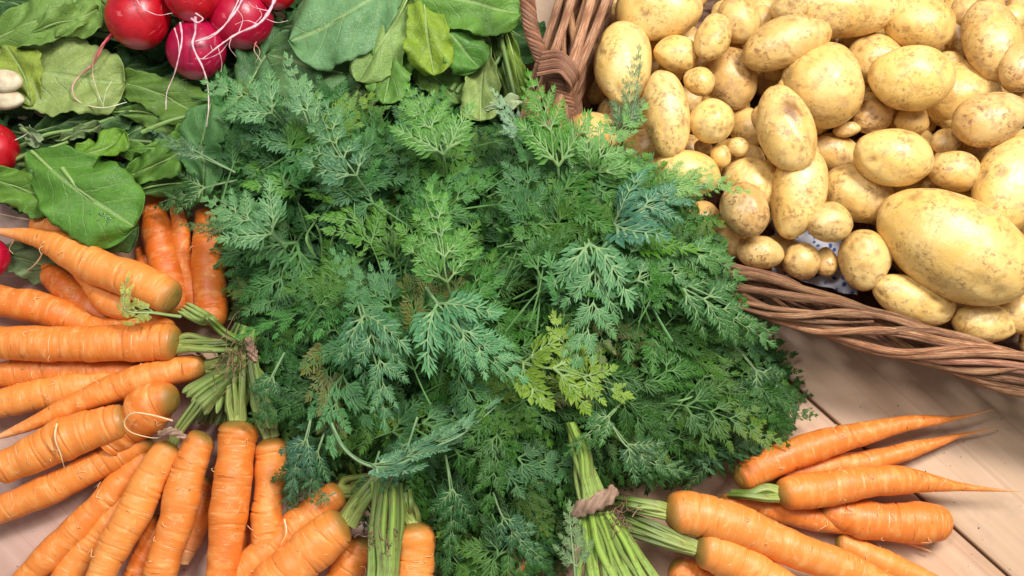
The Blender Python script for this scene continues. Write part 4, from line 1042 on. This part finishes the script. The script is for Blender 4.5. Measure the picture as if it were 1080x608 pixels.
radish('dark red radish at the side edge under the forked carrot tip', -10, 272, 20, .050, .4)
def bulb(label, px, py, a, b, z):
    c = P(px, py, z); s = S(px, py, z); d = SPH.copy(); q = 1 + .06 * smooth_noise(d, 3)
    V = d * q[:, None] * np.array([a, b, b * .8]) * s + c
    return tag(mesh_obj('pale_bulb', V, SPHF, M_bulb, origin=c), label, 'bulb')
bulb('cream coloured bulb at the side edge resting on the pale leaf, upper of two', 4, 86, 20, 12.5, .090)
bulb('cream coloured bulb at the side edge, lower of two with a brownish underside', 6, 105, 19, 11, .080)

# ---------------------------------------------------------------- radish leaves
def leaf(label, path, hw, zs, color, roll=0.0, cup=.0, edge=1.0, und=1.0, stalk=None, group=None, fold=0.0, shape=.55):
    n, m = 54, 31
    color = tuple(np.array(color) * np.array([1.14, 1.08, .9])) if not group else color
    hw = hw * (1.14 if hw > 12 else 1)
    Q = pxpath([(p[0], p[1], z) for p, z in zip(path, zs)], n); T = np.gradient(Q, axis=0); T /= np.linalg.norm(T, axis=1)[:, None]
    ref = np.array([0, 0, 1.0]); sd = np.cross(T, ref); sd /= np.linalg.norm(sd, axis=1)[:, None]; nr = np.cross(sd, T)
    sc = S(path[0][0], path[0][1], zs[0]); W = hw * sc; ph = rng.rand(8) * 6.28; V = []; UV = []
    und *= 1.45; cr, sr = math.cos(roll), math.sin(roll)
    for i in range(n):
        t = i / (n - 1)
        w = (t ** shape) * (1 - t ** 5) ** .5 * 1.1 if t < 1 else 0
        w = max(w, .05 if t < .1 else 0)
        for j in range(m):
            f = j / (m - 1) * 2 - 1
            sn = 1 + edge * (.045 * math.sin(t * 34 + ph[0] + (f > 0) * 2) + .03 * math.sin(t * 71 + ph[1] + (f > 0)) + .06 * math.sin(t * 13 + ph[2] + (f > 0) * 1.5)) * abs(f) ** 3
            y = f * w * W * sn
            z = und * (.0032 * math.sin(t * 17 + ph[3] + f * 2) * abs(f) ** 1.5 + .0022 * math.sin(t * 9 + f * 5 + ph[4]) + .0016 * math.sin(t * 31 + ph[5] + f * 3) * abs(f) ** 2) - .0012 * math.exp(-(f / .10) ** 2)
            z += cup * W * (f * f) * w + fold * W * abs(f) * w
            along = .012 * math.sin(f * 3 + ph[6]) * W * 0
            V.append(Q[i] + sd[i] * (y * cr - z * sr) + nr[i] * (y * sr + z * cr)); UV.append((f * .5 + .5, t))
    V = np.array(V); V[:, 2] = np.maximum(V[:, 2], .004)
    q = np.array([(i * m + j) for i in range(n - 1) for j in range(m - 1)])
    org = Q[0].copy(); org[2] = V[:, 2].min()
    e = root_empty('radish_leaf', org, label, 'radish leaf', group)
    b = mesh_obj('blade', V, np.stack([q, q + 1, q + m + 1, q + m], 1), M_blade, e, uv=np.array(UV), col=np.array(color))
    md = b.modifiers.new('thick', 'SOLIDIFY'); md.thickness = .0007
    k = 34; st = Q[:k].copy(); st -= nr[:k] * .0008
    if stalk: 
        pre = pxpath([(p[0], p[1], p[2]) for p in stalk], 20); st = np.vstack([pre, st[1:]])
    v, f_, u = tube_data(st, np.linspace(.0028 if stalk else .0016, .0004, len(st)), 8)
    mesh_obj('midrib', v, f_, M_stalk, e, uv=u, col=np.array([.30, .42, .13]))
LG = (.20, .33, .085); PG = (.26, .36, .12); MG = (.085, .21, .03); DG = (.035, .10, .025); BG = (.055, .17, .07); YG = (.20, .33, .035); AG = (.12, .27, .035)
leaf('large pale matte leaf under the forked radish root', [(-20, 66), (30, 76), (80, 82), (132, 88)], 42, [.060, .068, .070, .062], PG, edge=1.0, shape=.35)
leaf('yellowish leaf tucked beside the cream bulbs', [(34, 112), (28, 88), (18, 66), (4, 44)], 26, [.068, .074, .076, .07], (.24, .33, .05))
leaf('mid green leaf filling the upper corner of the photo', [(-10, 44), (25, 28), (60, 14), (96, -14)], 36, [.070, .082, .084, .075], (.15, .28, .06), cup=.1)
leaf('leaf with a lifted rim in the upper corner beside the big red radish', [(30, 36), (60, 24), (84, 20), (104, 8)], 20, [.080, .09, .09, .08], (.17, .30, .07), roll=-.4)
leaf('green leaf behind the big red radish at the upper edge', [(60, -20), (85, -8), (108, 4), (128, 30)], 24, [.06, .065, .064, .05], (.12, .24, .05))
leaf('long olive green leaf below the two middle radishes', [(110, 84), (145, 92), (180, 104), (222, 130)], 26, [.052, .058, .058, .05], (.10, .20, .035))
leaf('dull green leaf crossing beneath the long dangling roots', [(118, 118), (150, 118), (182, 128), (214, 142)], 19, [.048, .052, .052, .048], (.11, .22, .045))
leaf('bright folded leaf above the large round one', [(52, 182), (76, 170), (104, 158), (132, 140)], 20, [.072, .080, .082, .074], (.12, .27, .02), roll=.3, shape=.5)
leaf('large round glossy leaf with water drops lying against the forked carrot', [(34, 160), (60, 184), (94, 208), (142, 240)], 45, [.082, .092, .093, .080], (.085, .23, .03), edge=.5, stalk=[(-30, 190, .04), (0, 176, .06), (34, 160, .082)], shape=.38, cup=-.12)
leaf('flat green leaf at the side edge partly under the large round glossy leaf', [(-24, 188), (0, 192), (26, 200), (62, 214)], 26, [.074, .080, .08, .072], (.10, .23, .03))
leaf('shaded leaf below the round glossy leaf with a dark rim', [(40, 230), (74, 240), (108, 246), (146, 240)], 26, [.05, .056, .056, .05], (.06, .15, .04))
leaf('grey green leaf under the forked carrot by the pale table patch', [(-16, 262), (10, 270), (34, 276), (62, 286)], 22, [.030, .036, .036, .028], (.13, .20, .10))
leaf('curled mid green leaf between the long olive leaf and the upright carrots', [(126, 192), (150, 180), (176, 168), (208, 150)], 21, [.060, .070, .072, .066], (.09, .22, .03), roll=-.35)
leaf('narrow leaf bent over the tips of the upright carrots', [(120, 160), (150, 158), (178, 152), (202, 138)], 13, [.064, .07, .07, .064], (.10, .24, .035), roll=.4)
leaf('shaded leaf lying across the thin tips of the upright carrots', [(128, 206), (164, 196), (200, 194), (246, 206)], 18, [.052, .058, .058, .05], (.05, .13, .025))
leaf('upright blue green leaf beside the silvery fronds', [(212, 214), (216, 180), (212, 150), (224, 108)], 26, [.062, .074, .076, .07], (.065, .19, .06))
leaf('blue green leaf slanting under the edge of the frond heap', [(236, 214), (246, 180), (240, 150), (226, 122)], 26, [.055, .064, .066, .062], (.05, .15, .045))
leaf('dark bluish leaf below the shadowed radish', [(250, 118), (262, 90), (278, 64), (300, 34)], 30, [.050, .058, .058, .05], (.05, .14, .055))
leaf('big round bluish leaf at the upper edge, nearest the red radishes', [(416, -24), (388, 2), (352, 22), (306, 44)], 46, [.082, .098, .098, .085], (.12, .27, .125), edge=.6, cup=-.15, shape=.42)
leaf('broad shaded leaf under the big round bluish one', [(400, 84), (366, 78), (330, 70), (282, 58)], 40, [.058, .066, .066, .058], (.075, .17, .065), shape=.4)
leaf('light yellowish leaf with a pale midrib in the upper middle', [(444, -30), (424, 10), (404, 44), (376, 86)], 28, [.075, .088, .09, .08], (.20, .33, .10))
leaf('bright yellow green leaf hanging straight down with a folded tip', [(444, -26), (448, 10), (452, 44), (458, 80)], 26, [.084, .098, .10, .088], (.19, .31, .03), fold=-.12)
leaf('medium green leaf between the hanging yellow green one and the fronds', [(424, 14), (418, 44), (412, 72), (404, 110)], 24, [.07, .08, .082, .075], (.11, .26, .05))
leaf('wide glossy leaf along the upper edge next to the basket handle', [(430, -22), (468, -2), (506, 4), (550, 14)], 34, [.084, .098, .10, .088], (.105, .25, .04), edge=.6, cup=-.1, shape=.45)
leaf('green leaf below the wide glossy leaf, its tip pointing at the basket', [(446, 10), (468, 30), (486, 48), (506, 72)], 27, [.078, .09, .09, .08], (.085, .24, .04), shape=.45)
leaf('pale fan shaped leaf base next to the icy frond tip', [(514, 26), (512, 60), (508, 92), (506, 128)], 28, [.060, .068, .07, .066], (.25, .36, .12), shape=1.3)
leaf('narrow olive leaf along the basket side', [(530, 20), (540, 54), (546, 84), (556, 118)], 12, [.060, .068, .068, .06], (.14, .24, .03))
leaf('second narrow dark olive leaf beside the first, nearer the pale one', [(518, 18), (526, 50), (534, 84), (540, 116)], 11, [.050, .058, .058, .05], (.09, .17, .03))
leaf('silvery curled leaf edge pointing at the basket corner', [(512, 116), (526, 109), (542, 107), (560, 112)], 7, [.10, .106, .106, .10], (.40, .52, .34), roll=.5)
leaf('shaded leaf under the yellow hanging leaf tip', [(432, 60), (448, 76), (466, 88), (484, 110)], 22, [.055, .062, .062, .056], (.10, .20, .04))
leaf('small wrinkled grey leaf near the red radish at the side edge', [(22, 134), (30, 140), (36, 146), (38, 156)], 9, [.070, .074, .074, .07], (.20, .28, .17), edge=2)
leaf('oval dusky leaf among the stalks under the large pale leaf', [(62, 150), (78, 142), (92, 136), (106, 132)], 8, [.064, .068, .068, .066], (.17, .26, .12))
leaf('dark ruffled leaf just beneath the edge of the large pale leaf', [(36, 140), (66, 132), (98, 126), (138, 116)], 20, [.046, .052, .052, .048], (.06, .14, .05), edge=2, und=1.6)
# leaf layer underneath, coloured extra dark to paint in the shade of the gaps
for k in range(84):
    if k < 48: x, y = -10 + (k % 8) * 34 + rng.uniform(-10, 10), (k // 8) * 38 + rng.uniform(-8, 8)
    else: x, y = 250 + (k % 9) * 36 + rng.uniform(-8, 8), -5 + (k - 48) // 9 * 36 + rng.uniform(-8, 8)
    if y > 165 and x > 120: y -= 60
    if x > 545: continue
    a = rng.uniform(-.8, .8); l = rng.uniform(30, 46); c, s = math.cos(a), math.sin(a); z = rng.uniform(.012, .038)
    leaf('leaf at the bottom of the radish greens, shade painted into its dark green', [(x - c * l, y - s * l), (x - c * l / 3, y - s * l / 3), (x + c * l / 3, y + s * l / 3), (x + c * l, y + s * l)], rng.uniform(18, 28), [z, z + .006, z + .006, z], np.array(DG) * rng.uniform(.8, 1.8), group='dark leaves under the radish greens', und=1.5)
# stalks of the radish leaves
parts = []
for (x0, y0, x1, y1, z) in [(20, 166, 72, 150, .070), (12, 160, 90, 136, .064), (30, 150, 100, 128, .06), (44, 146, 120, 124, .058), (66, 178, 82, 200, .096), (8, 172, 60, 164, .066), (30, 36, 120, 38, .058), (60, 34, 130, 44, .056),
                             (500, 100, 540, 40, .066), (476, 95, 500, 70, .062), (482, 98, 508, 66, .060), (150, 140, 210, 120, .07), (100, 156, 160, 150, .06), (528, 40, 548, 120, .075)]:
    b = rng.uniform(-6, 6); Q = pxpath([(x0, y0, z - .004), ((x0 + x1) / 2 + b * .3, (y0 + y1) / 2 + b, z), (x1, y1, z - .004)], 20)
    v, f, u = tube_data(Q, np.linspace(.0028, .0016, 20), 8); parts.append((v, f, u, np.array([.17, .28, .07]) * rng.uniform(.6, 1.3)))
V, Fc, UV, C = join(parts); tag(mesh_obj('radish_stalks', V, Fc, M_stalk, uv=UV, col=C), 'tangle of green radish stalks among the broad leaves', 'stalks', kind='stuff')
# water drops on the round leaf
def mat_water():
    k = N('water'); k.b.inputs['Base Color'].default_value = (1, 1, 1, 1); k.b.inputs['Roughness'].default_value = .02
    k.b.inputs['Transmission Weight'].default_value = 1; k.b.inputs['IOR'].default_value = 1.33; return k.m
parts = []
for k in range(34):
    cx, cy, sp = [(108, 230, 6), (330, 22, 6), (478, 22, 10), (500, 8, 18), (70, 196, 30)][k % 5 if k < 20 else 0]
    x, y = cx + rng.normal(0, sp), cy + rng.normal(0, sp * .6); z = {108: .090, 330: .101, 478: .098, 500: .102, 70: .094}[cx]
    r = rng.uniform(.0005, .0014); p = P(x, y, z); parts.append((SPH[:, [1, 2, 0]] * np.array([r * 1.3, r, r * .6]) + p,))
Vd = np.vstack([p[0] for p in parts]); Fd = [tuple(a + i * len(SPH) for a in f) for i in range(len(parts)) for f in SPHF]
# drops are added to the leaves only if they rest on them (kept as one scattered film)
tag(mesh_obj('water_drops', Vd, Fd, mat_water()), 'tiny water drops scattered on the broad radish leaves', 'water drops', kind='stuff')

# ---------------------------------------------------------------- table of planks
SA = P(828, 398, 0); SB = P(1062, 606, 0); td = (SB - SA) / np.linalg.norm(SB - SA); tn_ = np.array([-td[1], td[0], 0])
Vt, Ft, Ut, Ct = [], [], [], []
PW = .40
for i in range(-8, 9):
    y0 = i * PW + .0016; y1 = (i + 1) * PW - .0016
    tint = np.array([1.0, 1.0, 1.0]) * rng.uniform(.93, 1.05)
    if i in (-3, -2): tint = np.array([1.02, .99, 1.25])
    if i == -1: tint = np.array([1.05, 1.0, .98])
    bv = .0012
    prof = [(y0, -.02), (y0, -bv), (y0 + bv, 0), (y1 - bv, 0), (y1, -bv), (y1, -.02)]
    b0 = len(Vt)
    for xx in (-3.0, 3.0):
        for (yy, zz) in prof: Vt.append(SA + td * xx + tn_ * yy + np.array([0, 0, zz])); Ut.append((xx + i * 7.3, yy + i * 1.9)); Ct.append(tint)
    for a in range(5): Ft.append((b0 + a, b0 + 6 + a, b0 + 7 + a, b0 + a + 1))
ba = len(Vt)      # dark backing board below the gaps
for (xx, yy) in ((-3, -2.4), (3, -2.4), (3, 2.7), (-3, 2.7)): Vt.append(SA + td * xx + tn_ * yy + np.array([0, 0, -.008])); Ut.append((xx, yy)); Ct.append(np.array([.12, .10, .09]))
Ft.append((ba, ba + 1, ba + 2, ba + 3))
tag(mesh_obj('table_top', np.array(Vt), Ft, M_wood, origin=(0, 0, 0), uv=np.array(Ut), col=np.array(Ct), smooth=False), None, None, kind='structure')

Vc, Fcr = [], []
for i in range(150):          # crumbs of soil and leaf on the planks
    if i < 90: x, y = rng.uniform(690, 1080), rng.uniform(400, 608)
    else: x, y = rng.uniform(0, 330), rng.uniform(380, 608)
    p = P(x, y, .0008); r = rng.uniform(.0003, .0008); b0 = len(Vc)
    for d in ((1, 0, 0), (0, 1, 0), (-1, 0, 0), (0, -1, 0), (0, 0, .7), (0, 0, -.6)): Vc.append(p + np.array(d) * r * rng.uniform(.6, 1.5))
    for a in range(4): Fcr.append((b0 + a, b0 + (a + 1) % 4, b0 + 4)); Fcr.append((b0 + (a + 1) % 4, b0 + a, b0 + 5))
tag(mesh_obj('soil_crumbs', np.array(Vc), Fcr, mat_plain('soil', (.07, .04, .02), (.16, .09, .05)), smooth=False), 'tiny crumbs of dry soil scattered on the planks', 'crumbs', kind='stuff')
# ---------------------------------------------------------------- light
w = bpy.data.worlds.new('World'); scn.world = w; w.use_nodes = True
w.node_tree.nodes['Background'].inputs[0].default_value = (.93, .97, 1.0, 1); w.node_tree.nodes['Background'].inputs[1].default_value = .38
def area(name, loc, target, size, sy, power, color):
    l = bpy.data.lights.new(name, 'AREA'); l.shape = 'RECTANGLE'; l.size = size; l.size_y = sy; l.energy = power; l.color = color
    o = bpy.data.objects.new(name, l); COL.objects.link(o); o.location = loc
    o.rotation_euler = (Vector(target) - Vector(loc)).to_track_quat('-Z', 'Y').to_euler(); return o
area('ceiling_light', (.72, .62, 1.7), (.22, .05, 0), .80, .30, 50, (1, .97, .92))
area('ceiling_light', (-.45, .35, 2.1), (-.15, 0, 0), .7, .25, 21, (.97, .98, 1))
scn.view_settings.view_transform = 'Standard'; scn.view_settings.look = 'None'; scn.view_settings.exposure = 0; scn.view_settings.gamma = 1
scn.render.film_transparent = False
for o in list(bpy.data.objects):
    if 'org' in o: del o['org']
